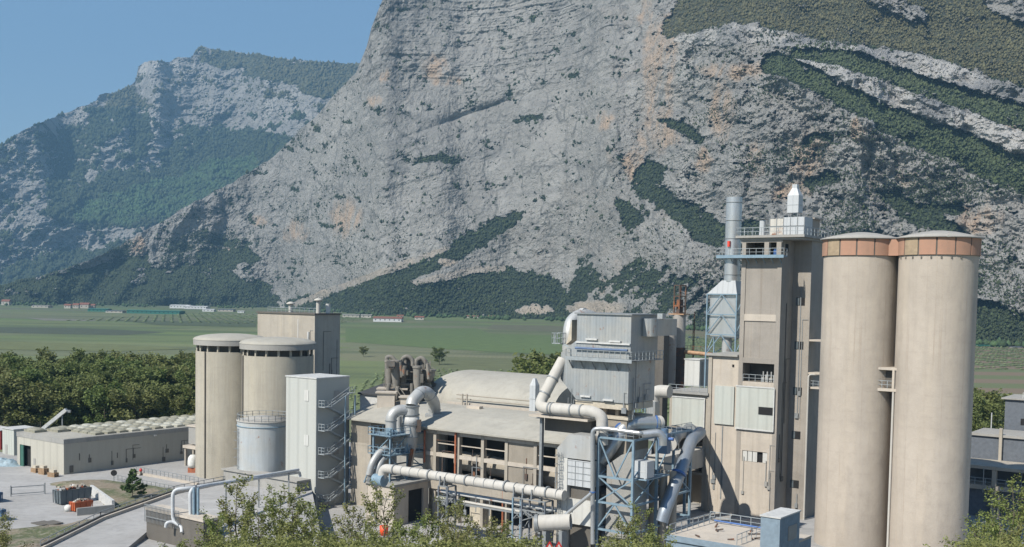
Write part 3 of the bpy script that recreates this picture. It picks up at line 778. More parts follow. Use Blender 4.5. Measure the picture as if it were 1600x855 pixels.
MB().add([(-.95,-.9,3.502),(.95,-.9,3.502),(.95,.9,3.502),(-.95,.9,3.502),(-.4,-.4,4.7),(.4,-.4,4.7),(.4,.4,4.7),(-.4,.4,4.7),(-.4,-.4,5.3),(.4,-.4,5.3),(.4,.4,5.3),(-.4,.4,5.3)],
    [(3,2,1,0),(0,1,5,4),(1,2,6,5),(2,3,7,6),(3,0,4,7),(4,5,9,8),(5,6,10,9),(6,7,11,10),(7,4,8,11),(8,9,10,11)]).build("hood", WHITE, VS)
RV = thing("roof_vent", "short white cylinder vent with flat cap by the rusty housing end", "vent", T + E1*(-run(T,-E1,1171)) + E2*1.6 + Vector((0,0,zR)))
MB().tube([(0,0,0),(0,0,2.6)], .48, 16).build("pipe", WHITE, RV); MB().lathe([(.01,2.9),(.75,2.75),(.01,2.72)], n=16).bar((0,0,2.5),(0,0,2.8),.1).build("cap", STEEL, RV)
HT = thing("roof_hut", "small brown concrete hut with overhanging flat roof on the tower roof", "hut", T + E1*2.4 + E2*6.4 + Vector((0,0,zR)))
MB().box(-2.4, 0, 0, 3, 0, 2.9).build("wall", TOWER, HT); MB().box(-2.9, .5, -.5, 3.5, 2.9, 3.15).build("roof", TOWER, HT)
MB().box(-1.8, -.9, -.04, .0, .02, 2.0).build("door", BLACK, HT)

# ================================================================== STEEL STACK ON LATTICE TOWER
sk = at(1144, 420, 194); SK = thing("steel_chimney", "shiny steel chimney on a braced lattice tower left of the brown tower", "chimney", (sk.x, 194, 0))
zt_ = zat(1144, 305, 190); zc0 = zat(1137, 438, 190); zc1 = zat(1133, 459, 190); zlb = zat(1130, 556, 190)
MB().tube([(0,0,zc0-.2),(0,0,zt_)], 1.4, 32).build("flue", CHROME, SK)
mm = MB()
for k in range(5): z = zc0+1+k*(zt_-zc0-2)/4; mm.lathe([(1.38,z),(1.48,z),(1.48,z+.12),(1.38,z+.12)], n=32)
mm.build("flange", STEEL, SK)
MB().add([(-3.9,-1.6,zc1),(1.8,-1.6,zc1),(1.8,1.6,zc1),(-3.9,1.6,zc1),(-1.3,-1.3,zc0),(1.3,-1.3,zc0),(1.3,1.3,zc0),(-1.3,1.3,zc0)],
         [(3,2,1,0),(0,1,5,4),(1,2,6,5),(2,3,7,6),(3,0,4,7),(4,5,6,7)]).build("transition_hood", WHITE, SK)
mm = MB(); X0, X1 = -3.9, 1.8
for x in (X0, X1):
    for y in (-1.6, 1.6): mm.bar((x,y,0 if False else zlb-9),(x,y,zc1), .22)
lv = [zlb, zlb+(zc1-zlb)*.33, zlb+(zc1-zlb)*.66, zc1-.1]
for z in lv:
    mm.bar((X0,-1.6,z),(X1,-1.6,z),.18).bar((X0,1.6,z),(X1,1.6,z),.18).bar((X0,-1.6,z),(X0,1.6,z),.18).bar((X1,-1.6,z),(X1,1.6,z),.18)
for a, c in zip(lv, lv[1:]):
    mm.bar((X0,-1.6,a),((X0+X1)/2,-1.6,c),.14).bar((X1,-1.6,a),((X0+X1)/2,-1.6,c),.14).bar((X0,1.6,a),(X1,1.6,c),.14).bar((X0,-1.6,a),(X0,1.6,c),.12).bar((X1,-1.6,a),(X1,1.6,c),.12)
mm.build("lattice_frame", TEAL, SK)
MB().box(X0+.3, X1-.3, -1.1, 1.1, lv[1]-.5, zc1-.05).build("duct_casing", CHROME, SK)
MB().tube([(-.6,0,zlb-9),(-.6,0,lv[1]-.5)], .9, 20).build("duct", DUCT, SK)
MB().tube([(-.0,-1.6,zat(1140,384,189)),(0,-1.6,zat(1140,375,189))], .28, 10).build("warning_light", flat("red_lamp", (.7,.07,.04), .4), SK)
MB().lathe([(1.45,zf),(2.3,zf),(2.3,zf+.12),(1.45,zf+.12)], n=24).build("ring_platform", TEAL, SK)

# ================================================================== ANNEX WITH WHITE PANEL
A0 = T + E1*(xw-.12) + E2*.12; AN = thing("concrete_annex", "beige annex block with big pale wall panel between rusty stack and brown tower", "building", A0)
ax = -run(A0, -E1, 1042); za = zat(1101, 612, 191); zp0 = zat(1075, 660, 192); 
MB().box(ax, 0, 0.02, 9, zp0-.9, za).box(ax, ax+.7, .02, 9, 0, zp0-.9).box(-.8, 0, .02, 9, 0, zp0-.9).box(ax+.7, -.8, 6, 9, 0, zp0-.9).box(ax+.7, -.8, .8, 6, 6, 6.4).box(ax+.7, -.8, .02, .6, 6, 6.5).build("wall", HALLC, AN)
MB().box(ax-.5, .25, -.6, 9.4, za+.01, za+.4).build("roof_slab", GREYC, AN)
MB().box(ax+.6, -.6, -.2, .015, zp0, za-.7).build("cladding_panel", GCLAD, AN); MB().box(ax+.45, -.45, -.3, -.2, za-.7, za-.5).box(-.6, -.45, -.3, -.2, zp0, za-.7).build("panel_trim", WHITEP, AN)
MB().rail([(ax,-.4,za+.4),(0,-.4,za+.4)], 1.1, 1.4, .07).build("roof_railing", RAILM, AN)
# machine floor clutter inside open bay
mm = MB()
for i in range(7): mm.tube([(ax+.9+i*.7, 2+(i % 3), 6.4), (ax+.9+i*.7, 2+(i % 3), 8.5+(i % 4))], .25, 8)
mm.tube([(ax+.7, 2.5, 9.5), (-.8, 2.5, 10.5)], .45, 12).build("machinery", DARKC, AN)
cb = cornerT(1093, 580, 196, za+.42); CB = thing("white_container", "white site container standing on the annex roof beside rusty stack", "container", cb)
cl = -run(cb, -E1, 1069); cbk = run(cb, E2, 1107)
hC = zat(1093, 563, 196)-za-.42
MB().box(cl, 0, 0, cbk, 0, hC).build("body", WCLAD, CB); MB().box(cl-.12, .12, -.12, cbk+.12, hC, hC+.15).build("roof", WHITEP, CB)
MB().box(-.005, .03, .6, 1.5, .1, hC-.4).build("door", GREYC, CB)

# rusty stack
rk = at(1061, 520, 205); RK = thing("rusty_chimney", "rust-stained chimney with open lattice head behind the annex", "chimney", (rk.x, 205, 0))
z_ = lambda py: zat(1061, py, 205)
MB().tube([(0,0,12),(0,0,z_(543))], 1.3, 24).build("rusty_shaft", RUST, RK)
MB().tube([(0,0,z_(543)+.01),(0,0,z_(492))], 1.2, 24).build("shaft", STACKM, RK)
MB().tube([(0,0,z_(492)+.01),(0,0,z_(468))], [.62,.62], 20).lathe([(.6,z_(480)),(.95,z_(480)),(.95,z_(478)),(.6,z_(478))], n=20).build("neck", RUST, RK)
mm = MB()
for a in range(4):
    c, s = math.cos(a*1.571+.4), math.sin(a*1.571+.4); mm.bar((c*1.05,s*1.05,z_(490)),(c*1.05,s*1.05,z_(446)),.24)
for py in (446, 463, 478, 489):
    for a in range(4):
        c, s = math.cos(a*1.571+.4)*1.05, math.sin(a*1.571+.4)*1.05; c2, s2 = math.cos(a*1.571+1.97)*1.05, math.sin(a*1.571+1.97)*1.05
        mm.bar((c,s,z_(py)),(c2,s2,z_(py)),.2)
mm.build("lattice_head", RUST, RK)
MB().box(-1.7, 1.5, -1.2, 1.2, z_(491)-.1, z_(491)+.1).build("platform", PALEOR, RK)
# mast
mk = at(1084, 540, 208); MK = thing("lamp_mast", "thin lattice mast with crossarms and small lamps behind white container", "mast", (mk.x, 208, 0))
z_ = lambda py: zat(1084, py, 208)
mm = MB().bar((0,0,14),(0,0,z_(487)),.16).bar((-.35,0,14),(-.25,0,z_(500)),.07)
for k in range(10): z = 15+k*1.6; mm.bar((-.33,0,z),(0,0,z+.8),.05)
mm.bar((-.9,0,z_(527)),(.9,0,z_(527)),.09).build("pole", RUST, MK)
for s in (-.9, .8): MB().lathe([(.01,z_(527)+.15),(.3,z_(527)+.05),(.3,z_(527)-.15),(.01,z_(527)-.2)], (s,0), 10).build("lamp", WHITEP, MK)
gb = thing("pipe_bridge", "rusty orange pipe bridge spanning from stack to lattice tower", "pipe bridge", (at(1050,548,206).x, 206, zat(1050,548,206)))
Lb = run(Vector(gb.location), E1, 1112)
MB().tube([(0,0,0),(Lb,0,-.4)], .38, 12).build("pipe", PALEOR, gb); MB().rail([(0,.8,0),(Lb,.8,0)],1.0,1.5,.06).box(0,Lb,.5,1.3,-.15,-.02).build("walkway", RUST, gb)
# ================================================================== BAG FILTER
FD = 145.0; F0 = cornerT(985, 560, FD); FB = thing("bag_filter_house", "big grey metal filter house on concrete legs with long walkway round its middle", "filter building", F0)
xl = -run(F0, -E1, 894); xlow = -run(F0, -E1, 871); fz = lambda py: zat(985, py, FD)
by = run(F0, E2, 1019)
MB().box(xl, 0, 0, by, fz(556), fz(493)).build("upper_casing", FILT, FB)
zA, zB, zC = fz(631), fz(567), fz(553)
MB().prism([(xl+.2, zA), (-.15, zA), (-.15, zC+.2), (xl+.1, zC+1.5), (xlow, zC-.3), (xlow, zC-4)], -.12, by-.3, 'y').build("lower_casing", FILT, FB)
MB().box(xl-.3, .25, -.25, by+.2, fz(493)+.005, fz(493)+.18).build("roof_sheet", STEEL, FB)
zw = fz(563)
MB().box(xl-.9, 1.0, -1.3, -.14, zw-.12, zw).box(.02, 1.0, -1.3, by, zw-.125, zw-.005).build("walkway", STEEL, FB)
MB().rail([(xl-.9,-.2,zw),(xl-.9,-1.25,zw),(.95,-1.25,zw),(.95,by,zw)], 1.15, .9, .07).box(xl-.9,1.0,-1.36,-1.3,zw-.35,zw+.15).build("railing", RAILM, FB)
mm = MB()
for k in range(6): xx = xl-.5+k*(1-xl)/5.2; mm.bar((xx,-.14,zw-1.5),(xx,-1.25,zw-.15),.13)
mm.build("bracket", STEEL, FB)
MB().tube([(xl+.1,-.45,zw+1.3),(-.2,-.45,zw+1.3)], .17, 10).build("air_header", flat("dull_blue_paint", (.09,.14,.24), .5), FB)
MB().box(xl, 0, -.3, -.02, zw+2.0, zw+2.2).build("rain_strip", WHITEP, FB)
for px_, py_ in ((918,533),(954,535)): xx = -run(F0,-E1,px_); z = fz(py_); MB().box(xx-.9, xx+.9, -.35, -.02, z-.1, z+.12).build("lamp_bracket", WHITEP, FB)
for px_, py_ in ((911,625),(946,628)): xx = -run(F0,-E1,px_); z = fz(py_); MB().box(xx-.8, xx+.8, -.4, -.14, z-.1, z+.12).build("lamp_bracket", WHITEP, FB)
xb0 = -run(F0,-E1,893)
MB().box(xb0, -.2, .1, by-.5, zA-.95, zA-.05).box(xb0, -.2, .1, by-.5, zA-2.3, zA-1.9).build("base_slab", SKIN_BEIGE, FB)
mm = MB()
for k in range(5): xx = xb0+k*(-.9-xb0)/4; mm.box(xx, xx+.5, 1.15, 1.65, 0 if k == 3 else zA-1.9, zA-.95)
mm.build("leg", HALLC, FB)
xr_ = MB().box(xb0+.5, -.7, 1.5, 2.0, zA-1.9, zA-.95); xr_.build("hopper", DARKC, FB)
mm = MB().box(xb0+.3, -.5, .3, by-1, zA-9, zA-2.35); mm.build("plinth_wall", BROWN, FB)
lf0 = loc_of(F0)
# ducts on its right side
z5 = fz(512)
MB().tube([(.4, 4.0, z5-1.2),(.4,4.0,z5+1.2)], 1.2, 24).box(.02, 1.6, 4.2, by+2.5, z5-1.15, z5+1.15).box(1.1,1.9,5.0,6.0,z5+1.2,z5+1.9).build("outlet_box", FILT, FB)
p_ = run(F0, E2, 1019)
def fil(px, y): # local x so that F0+E1*x+E2*y is at column px
    base = F0+E2*y; return run(base, E1, px) if proj(base)[0] < px else -run(base, -E1, px)
MB().tube([lf0(at(1034,600,202)),lf0(at(1034,600,202))+Vector((0,0,zat(1034,528,202)-zat(1034,600,202)))], .72, 20).build("clean_duct", CHROME, FB)
MB().tube([lf0(at(1045,600,202)),lf0(at(1045,600,202))+Vector((0,0,zat(1045,501,202)-zat(1045,600,202)))], 1.2, 24).build("outlet_duct", STACKM, FB)
c_ = lf0(at(1028,600,198)); MB().box(c_.x-1.0, c_.x+1.0, c_.y, c_.y+2, 0, zat(1028,512,198)).build("rear_casing", DARKC, FB)
# inlet elbow, upper left
dpt = [at(889,548,155.5), at(890,518,155.5), at(893,502,156.5), at(908,492,157.5), at(928,497,159), at(942,510,160)]
lf = loc_of(F0)
MB().tube(elbow([lf(p) for p in dpt], 1.6), .98, 24).build("inlet_elbow", DUCT, FB)
c0 = lf(at(911,493,157.8)); MB().tube([c0-Vector((.3,0,0.03)), c0+Vector((.35,0,0))], 1.08, 24).build("flange", WHITEP, FB)
MB().prism([(lf(at(893,503,151)).x, fz(503)), (lf(at(893,503,151)).x, fz(536)), (lf(at(879,540,151)).x, fz(544)), (lf(at(884,530,151)).x, fz(533))], .3, 3, 'y').build("sloping_panel", SKIN_BEIGE, FB)
# cage platform
cg = thing("caged_platform", "tiny railed steel cage platform on the inlet side of filter house", "platform", at(873,536,152))
MB().box(-.7,.7,-.7,.7,-.1,0).rail([(-.7,-.7,0),(.7,-.7,0),(.7,.7,0),(-.7,.7,0),(-.7,-.7,0)],1.4,.5,.07).build("cage", RAILM, cg)
MB().bar((.7,0,-.1),(1.9,0,-.5),.25).build("bracket", RAILM, cg)

# diagonal beige duct
DD = thing("raw_gas_duct", "thick beige dusty duct dropping diagonally from filter house and turning level", "duct", (at(870,700,165.38).x,152,0), 0)
o = Vector(DD.location); rel = lambda px, py, Y: at(px, py, Y)-o
MB().tube(elbow([rel(880,562,152), rel(870,580,151.5), rel(840,637,149.5), rel(926,643,144.5), rel(941,651,144.0), rel(941,695,144.0)], 1.5), .79, 24).build("duct", DUCTB, DD)
mm = MB(); q0, q1, q2 = rel(870,580,151.5), rel(840,637,149.5), rel(926,643,144.5)
for a, c, t in ((q0,q1,.2),(q0,q1,.62),(q1,q2,.22),(q1,q2,.27),(q1,q2,.62),(q1,q2,.8)):
    p = a.lerp(c,t); mm.tube([p, p+(c-a).normalized()*.2], .88, 24)
mm.build("flange", STEEL, DD)
pl = thing("duct_platform", "pale concrete canopy slab carrying the beige diagonal duct", "platform", cornerT(918,655,144.5,0))
pll = -run(Vector(pl.location), -E1, 822); zp = zat(918,656,144.5)
MB().box(pll, 0, 0, 7, zp-.3, zp).build("slab", LIGHTC, pl)
MB().box(pll+1, -1, 2.5, 7, zp-2.4, zp-.31).build("machinery", DARKC, pl)
mm = MB()
for k in range(1): mm.box(pll+1.2, pll+1.6, 1, 1.5, 0, zp-.3)
mm.build("leg", STEEL, pl)
LV = thing("louvre_stack", "slim white louvred vent with pyramid top at the end of arched roof", "vent", (at(835,620,170).x,170,zat(835,642,170)))
MB().box(-.55,.55,-.55,.55,0,4.0).box(-.62,.62,-.62,.62,1.9,2.0).build("casing", WHITE, LV)
MB().add([(-.55,-.55,4.0),(.55,-.55,4.0),(.55,.55,4.0),(-.55,.55,4.0),(-.2,-.2,5.1),(.2,-.2,5.1),(.2,.2,5.1),(-.2,.2,5.1)],[(0,1,5,4),(1,2,6,5),(2,3,7,6),(3,0,4,7),(4,5,6,7)]).build("hood", WHITE, LV)
# rounded beige vessel
RD = thing("settling_vessel", "round-headed beige duct bend with grey box below, beside annex", "duct", (at(1028,615,178).x,178,zat(1028,650,178)), RZ)
MB().tube(elbow([(-.8,0,0),(-.8,0,3.6),(.2,0,4.1),(2.2,0,4.1)], 1.3), 1.05, 24).build("bend", DUCTB, RD); MB().box(-1.3,.3,-1.4,.2,-4,2.4).build("box", FILT, RD)
mm = MB().rail([(-3.4,-1.6,-1.5),(-1.4,-1.6,-1.5)],1.1,.7,.09).rail([(-3.4,-1.6,.6),(-1.4,-1.6,.6)],1.1,.7,.09)
for x in (-3.4,-1.4): mm.bar((x,-1.6,-6),(x,-1.6,1.8),.14)
mm.build("access_frame", TEAL, RD)
# ================================================================== KILN HALL
HD = 175.0; Q = cornerT(660, 668, HD); HL = thing("kiln_hall", "long dusty concrete hall with open window bays and curved grey eaves roof", "industrial hall", Q)
def qx(px, y=0.0):
    b_ = Q+E2*y; return run(b_, E1, px) if proj(b_)[0] < px else -run(b_, -E1, px)
def hz_(px, py, y=0.0): p = Q+E1*qx(px, y)+E2*y; return zat(px, py, p.y)
ze = hz_(660,668); zs1 = hz_(690,708); zs0 = hz_(690,714); zl1 = hz_(700,748); zl0 = hz_(700,766)
xL = qx(548); xR = qx(905); xc = qx(576); xg = qx(661)
roofp = [(-1.0, ze-.02), (-1.0, ze+.25), (1.5, ze+1.05), (5, ze+1.95), (9, ze+2.5), (12, ze+2.7), (12, ze+2.3), (5, ze+1.5), (.0, ze+.2)]
MB().prism(roofp, xL-1, xR).build("roof", ROOFD, HL)
MB().box(xL, xR, 12.02, 12.5, 0, ze+2.4).box(xg, xR, 11, 11.9, 0, ze-.1).build("rear_wall", DARKC, HL)  # dark colour paints in the shade of the hall interior
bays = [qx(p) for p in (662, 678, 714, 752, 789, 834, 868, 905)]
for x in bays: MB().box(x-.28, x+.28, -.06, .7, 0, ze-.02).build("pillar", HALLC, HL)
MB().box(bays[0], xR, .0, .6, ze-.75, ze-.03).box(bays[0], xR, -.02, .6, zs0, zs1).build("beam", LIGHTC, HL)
MB().box(bays[0], xR, .7, 10.9, zl0, zl1-.2).build("inner_floor", DARKC, HL)  # floor colour darkened so the inside of the bays reads as shade
MB().box(bays[0], xR, -.5, .69, zl0, zl1-.6).box(bays[0], xR, -.35, .3, zl1-.6, zl1).build("floor_slab", HALLC, HL)
MB().box(bays[1]+.28, bays[4]-.28, .3, .42, ze-2.35, ze-2.2).box(bays[5]+.28, bays[6]-.28, .3, .42, ze-2.35, ze-2.2).build("window_rail", LIGHTC, HL)
MB().box(bays[4]+.28, bays[5]-.28, .15, .5, zs1, ze-.75).box(bays[4]+.28, bays[5]-.28, .15, .5, zl1, zs0).box(bays[0]+.28, bays[1]-.28, .15, .5, zl1, ze-.75).box(bays[6]+.28, bays[7]-.28, .15, .5, zl1, ze-.75).build("infill_wall", BROWN, HL)
MB().box(bays[2]+1.6, bays[3]+.9, 1.2, 1.5, 0, zl0-.7).box(bays[0], bays[1]+.5, 1.2, 1.5, 0, zl0).build("ground_wall", SKIN_BEIGE, HL)
for px, py0, py1 in ((712,673,740),(787,757,838),(664,672,722)):
    x = qx(px); MB().tube([(x,-.35,hz_(px,py1)),(x,-.35,hz_(px,py0))], .16, 10).build("drainpipe", ORANGE, HL)
# left block: lit panel, then a wall set back so the bay falls in shade
MB().box(xL, xc, -.05, .5, hz_(560,691), hz_(560,655)).build("infill_wall", BROWN, HL)
MB().box(xL, xc, -.06, .5, hz_(560,695), hz_(560,691)-.01).box(xL, xc, -.02, .5, 0, hz_(560,695)-.01).box(xc-.0, xc+.45, -.1, 5.9, 0, ze-.02).box(xL-.3, xc, -.15, .45, hz_(560,655)+.01, ze).build("side_wall", HALLC, HL)
MB().box(xc+.45, bays[0], 5.2, 5.8, 0, ze+.8).build("recess_wall", GREYC, HL)
# roof kerbs, rails and small dark slots behind
MB().box(xg-6, xR, 12.6, 13.0, ze+2.2, ze+3.0).box(qx(735,11), qx(755,11), 9.5, 10.5, ze+2.4, ze+3.0).build("roof_kerb", LIGHTC, HL)
mm = MB()
for x in (qx(720,12), qx(727,12)): mm.tube([(x,12,ze+2),(x,12,ze+4.6)], .14, 8)
for z in (3.6, 4.3): mm.tube([(xg-4,12.9,ze+z),(xR,12.9,ze+z)], .11, 8)
mm.build("roof_pipe", HALLC, HL)
# vault
VT = thing("vaulted_shed", "wide barrel-vaulted dusty grey roof shed behind the kiln hall", "shed", Q+E1*(-12.1)+E2*14)
zv0, zv1 = 16.2-.1, 22.1; prof = []
for k in range(25):
    a = math.pi*k/24; prof.append((12-12*math.cos(a)*1.0, zv0+(zv1-zv0)*math.sin(a)**.72))
VT_ = MB(); inner = [(y, z-.3) for y, z in prof]
n = len(prof); Lv = 28
vs = [(0, y, z) for y, z in prof]+[(Lv, y, z) for y, z in prof]
VT_.add(vs, [(k, k+1, n+k+1, n+k) for k in range(n-1)], True); VT_.add([(0,y,z) for y,z in prof], [tuple(range(n))]).add([(Lv,y,z) for y,z in prof], [tuple(range(n))[::-1]])
VT_.build("vault", ROOFD, VT)
MB().box(.3, Lv-.3, .2, 23.8, 0, zv0-.02).build("wall", DARKC, VT); MB().box(-.2, Lv, -.6, -.05, zv0-.35, zv0+.1).build("gutter", LIGHTC, VT)
# sheds behind, left
BS = thing("tar_roofed_shed", "low shed with nearly black roof behind the hall's left end", "shed", Q+E1*(-36)+E2*22)
MB().prism([(0,0),(14,0),(14,16.2),(7,17.6),(0,16.2)], 0, 21).build("wall", WHITEP, BS); MB().prism([(-.4,16.15),(7,17.65),(14.4,16.15),(14.4,16.45),(7,17.95),(-.4,16.45)], -.3, 21.3).build("roof", TARP, BS)
MB().tube([(12,3,16),(12,3,18.4)],.3,10).lathe([(.4,18.4),(.01,18.7)],(12,3),10).build("vent_pipe", WHITEP, BS)

# rotary kiln seen through the bays
z = hz_(740,722,4); K = thing("rotary_kiln", "thick steel kiln tube lying inside the open hall bays", "kiln", Q+E1*qx(717,4)+E2*4+Vector((0,0,z)))
MB().tube([(0,0,0),(26,0,-.9)], 1.55, 32).build("tube", HALLC, K)
for x in (4.3, 6.0, 14): MB().tube([(x,0,-x*.035),(x+.7,0,-(x+.7)*.035)], 1.95, 32).build("tyre", DARKC, K)
mm = MB()
for x in (4.4, 14): mm.box(x-.6, x+1.2, -1.3, 1.3, zl1-z-.6, -1.7-x*.035)
mm.build("pier", GREYC, K)
mm = MB()
for i in range(8): mm.lathe([(.01,-2.4-i % 3*.3),(.35,-2.4),(.35,-1.9),(.01,-1.8)], (1+i*1.1, -1.9), 10)
mm.tube([(0.5,-2.0,-2.6),(9,-2.0,-2.8)], .12, 8).build("roller_drive", DARKC, K)

# ---------------------------------------------------------------- small block and steel platform on it
b0 = cornerT(616, 757, 167); BK = thing("transformer_block", "low beige block with dark loading opening in front of the hall", "building", b0)
bl = -run(b0,-E1,571); bb_ = run(b0,E2,669); zb = zat(616,757,167)
MB().box(bl, 0, 0, .4, 0, zb-.45).box(-.4, 0, .4, 3.3, 0, zb-.45).box(-.4, 0, bb_-1.2, bb_, 0, zb-.45).box(-.4,0,3.3,bb_-1.2,zb-1.4,zb-.45).box(bl,bl+.4,.4,bb_,0,zb-.45).build("wall", LIGHTC, BK)
MB().box(bl-.3, .35, -.35, bb_, zb-.44, zb-.05).build("roof", GREYC, BK); MB().box(-.75,-.5,3.3,bb_-1.2,0,zb-1.4).box(bl+.4,-.8,bb_-.6,bb_-.3,0,zb-.5).build("opening", BLACK, BK)
for x in (bl+.25, bl+3.1): MB().box(x-.12, x+.12, -.06, .0, 0, zb-.46).build("pilaster", HALLC, BK)

f0 = cornerT(609, 757, 169, zb-.03); FR = thing("steel_platform", "blue-grey steel access platform of two decks round the grey cyclone", "platform", f0)
fl = -run(f0,-E1,583); fb = run(f0,E2,662); zz = lambda py: zat(609,py,169)-zb+.03
mm = MB()
for x in (fl, 0):
    for y in (0, fb/2, fb): mm.bar((x,y,0),(x,y,zz(671)), .24)
for py in (683, 713, 735):
    for y in (0, fb/2, fb): mm.bar((fl,y,zz(py)),(0,y,zz(py)),.2)
    for x in (fl, 0): mm.bar((x,0,zz(py)),(x,fb,zz(py)),.2)
mm.bar((fl,0,zz(735)),(0,0,zz(713)),.12).bar((0,0,zz(735)),(fl,0,zz(713)),.12).bar((0,0,zz(713)),(0,fb/2,zz(683)),.12).bar((0,fb/2,zz(757)),(0,0,zz(713)),.12).bar((fl,0,zz(713)),(0,0,zz(683)),.12).bar((0,fb,zz(740)),(0,fb/2,zz(713)),.12)
mm.build("frame", TEAL, FR)
for py in (683, 713): MB().box(fl-.6, .6, -.6, fb+.4, zz(py)+.1, zz(py)+.22).build("deck", TEAL, FR); MB().rail([(fl-.6,fb+.4,zz(py)+.2),(fl-.6,-.6,zz(py)+.2),(.6,-.6,zz(py)+.2),(.6,fb+.4,zz(py)+.2)],1.1,1.1,.08).build("railing", TEAL, FR)
mm = MB().bar((fl-.5,-.9,zz(757)),(fl+1.5,-.9,zz(713)),.15).bar((fl-.5,-1.5,zz(757)),(fl+1.5,-1.5,zz(713)),.15)
for k in range(12): t=k/11; c=Vector((fl-.5,-.9,zz(757))).lerp(Vector((fl+1.5,-.9,zz(713))),t); mm.bar(c,c+Vector((0,-.6,0)),.08,.04)
mm.build("stair", TEAL, FR)
# cyclone and ducts
CY = thing("cyclone", "dusty grey cyclone separator with a white band, standing in the platform", "cyclone", (at(642,660,173).x,173,0), 0)
z_ = lambda py: zat(642,py,173)
MB().tube([(0,0,z_(683)),(0,0,z_(634))], 1.25, 32).build("body", DUCT, CY)
MB().tube([(0,0,z_(728)),(0,0,z_(683)-.01)], [.35,1.2], 32).build("cone", DUCT, CY)
mm=MB()
for py in (634.5,648,662,682): mm.tube([(0,0,z_(py)-.1),(0,0,z_(py)+.1)],1.4,32)
mm.build("flange", STEEL, CY)
MB().lathe([(1.28,z_(664)),(1.36,z_(664)),(1.36,z_(651)),(1.28,z_(651))],n=32).build("white_band", WHITEP, CY)
MB().box(.9,1.7,-.9,-.3,z_(674),z_(655)).tube([(-.2,-.9,z_(730)),(.4,-1.2,z_(700))],.3,10).build("valve", RUST, CY)
AD = thing("arched_duct", "grey duct arching from the cyclone over onto the hall roof", "duct", (at(660,640,173).x,173,0), 0)
o = Vector(AD.location); rel = lambda px, py, Y: at(px, py, Y)-o
MB().tube(elbow([rel(643,634,173), rel(644,627,173.3), rel(658,612,175), rel(668,613,176), rel(679,630,178), rel(679,645,179)], .9), .98, 24).build("duct", DUCT, AD)
e_ = rel(679,655,179); MB().box(e_.x-1.5,e_.x+1.3,e_.y-1.3,e_.y+1.3,e_.z-1.8,e_.z+.9).build("roof_box", DUCT, AD)
mm=MB()
for a, c in ((rel(655,615.5,174.7), rel(658,612,175)), (rel(672,619,176.8), rel(674,622,177)), (rel(679,640,178.8), rel(679,641,178.8))): mm.tube([a, a+(c-a).normalized()*.15], 1.07, 24)
mm.build("flange", STEEL, AD)
UD = thing("riser_duct", "grey riser duct bending into the cyclone's side", "duct", (at(612,690,171).x,171,0), 0)
o = Vector(UD.location); rel = lambda px, py, Y: at(px, py, Y)-o
MB().tube(elbow([rel(611,684,171.5), rel(611,650,171.5), rel(621,641,172), rel(634,641,172.6)], .9), .88, 24).build("duct", DUCT, UD)
mm=MB()
for py in (658,676): c=rel(611,py,171.5); mm.tube([c,c+Vector((0,0,.15))],.98,24)
mm.build("flange", STEEL, UD); MB().tube([rel(622,683,175),rel(622,650,175)],[.65,.65],18).build("side_vessel", WHITEP, UD)
c=rel(604,676,170.4); MB().tube([c, c+Vector((.8,0.3,0))], .75, 20).tube([c+Vector((.8,.3,0)),c+Vector((1.6,.6,0))],.35,12).build("fan_casing", TEAL, UD)

# curved lower ducts left
for i, (pts, lab) in enumerate((([(577,742,168.5),(581,724,168.5),(592,708,169.5),(604,700,170.5)], "curved dusty grey duct sweeping up behind platform, outermost of the pair"),
                  ([(589,745,169),(592,728,169),(600,714,170),(612,706,171)], "curved dusty grey duct sweeping up behind platform, closest to the cyclone"))):
    p0 = at(*pts[0]); CU = thing("curved_duct", lab, "duct", p0, 0, "curved ducts under the platform")
    MB().tube(elbow([at(*p)-p0 for p in pts], 2.0, 8), .55, 20).build("duct", DUCT, CU)
    MB().bar((0,0,-(p0.z-zb)), (0,0,0), .5).build("support", STEEL, CU)

# long horizontal duct
l0 = at(612,733,162.5); LD = thing("long_duct", "very long pale ringed duct running level along the hall front", "duct", l0)
LL = run(l0, E1, 882)
MB().tube(elbow([(-1.9,-.1,-1.6),(-1.7,0,-.1),(0,0,0),(LL,0,-.1)], 1.4, 8), .70, 28).build("duct", DUCTB, LD)
mm = MB(); k = 0; x = .6
while x < LL: mm.tube([(x,0,0),(x+(.2 if k % 4 == 0 else .08),0,0)], .84 if k % 4 == 0 else .735, 28); x += 1.75; k += 1
mm.build("flange", STEEL, LD)
MB().tube([(-3.2,-.3,-1.9),(-1.2,-.3,-1.9)], .9, 24).build("fan_casing", TEAL, LD)
for px in (693, 700, 808, 822, 836):
    x = run(l0, E1, px); MB().box(x-.1,x+.1,-.9,.9,-1.1,-.72).box(x-.08,x+.08,-.85,-.7,-.9,.2).box(x-.08,x+.08,.7,.85,-.9,.2).build("saddle", STEEL, LD)
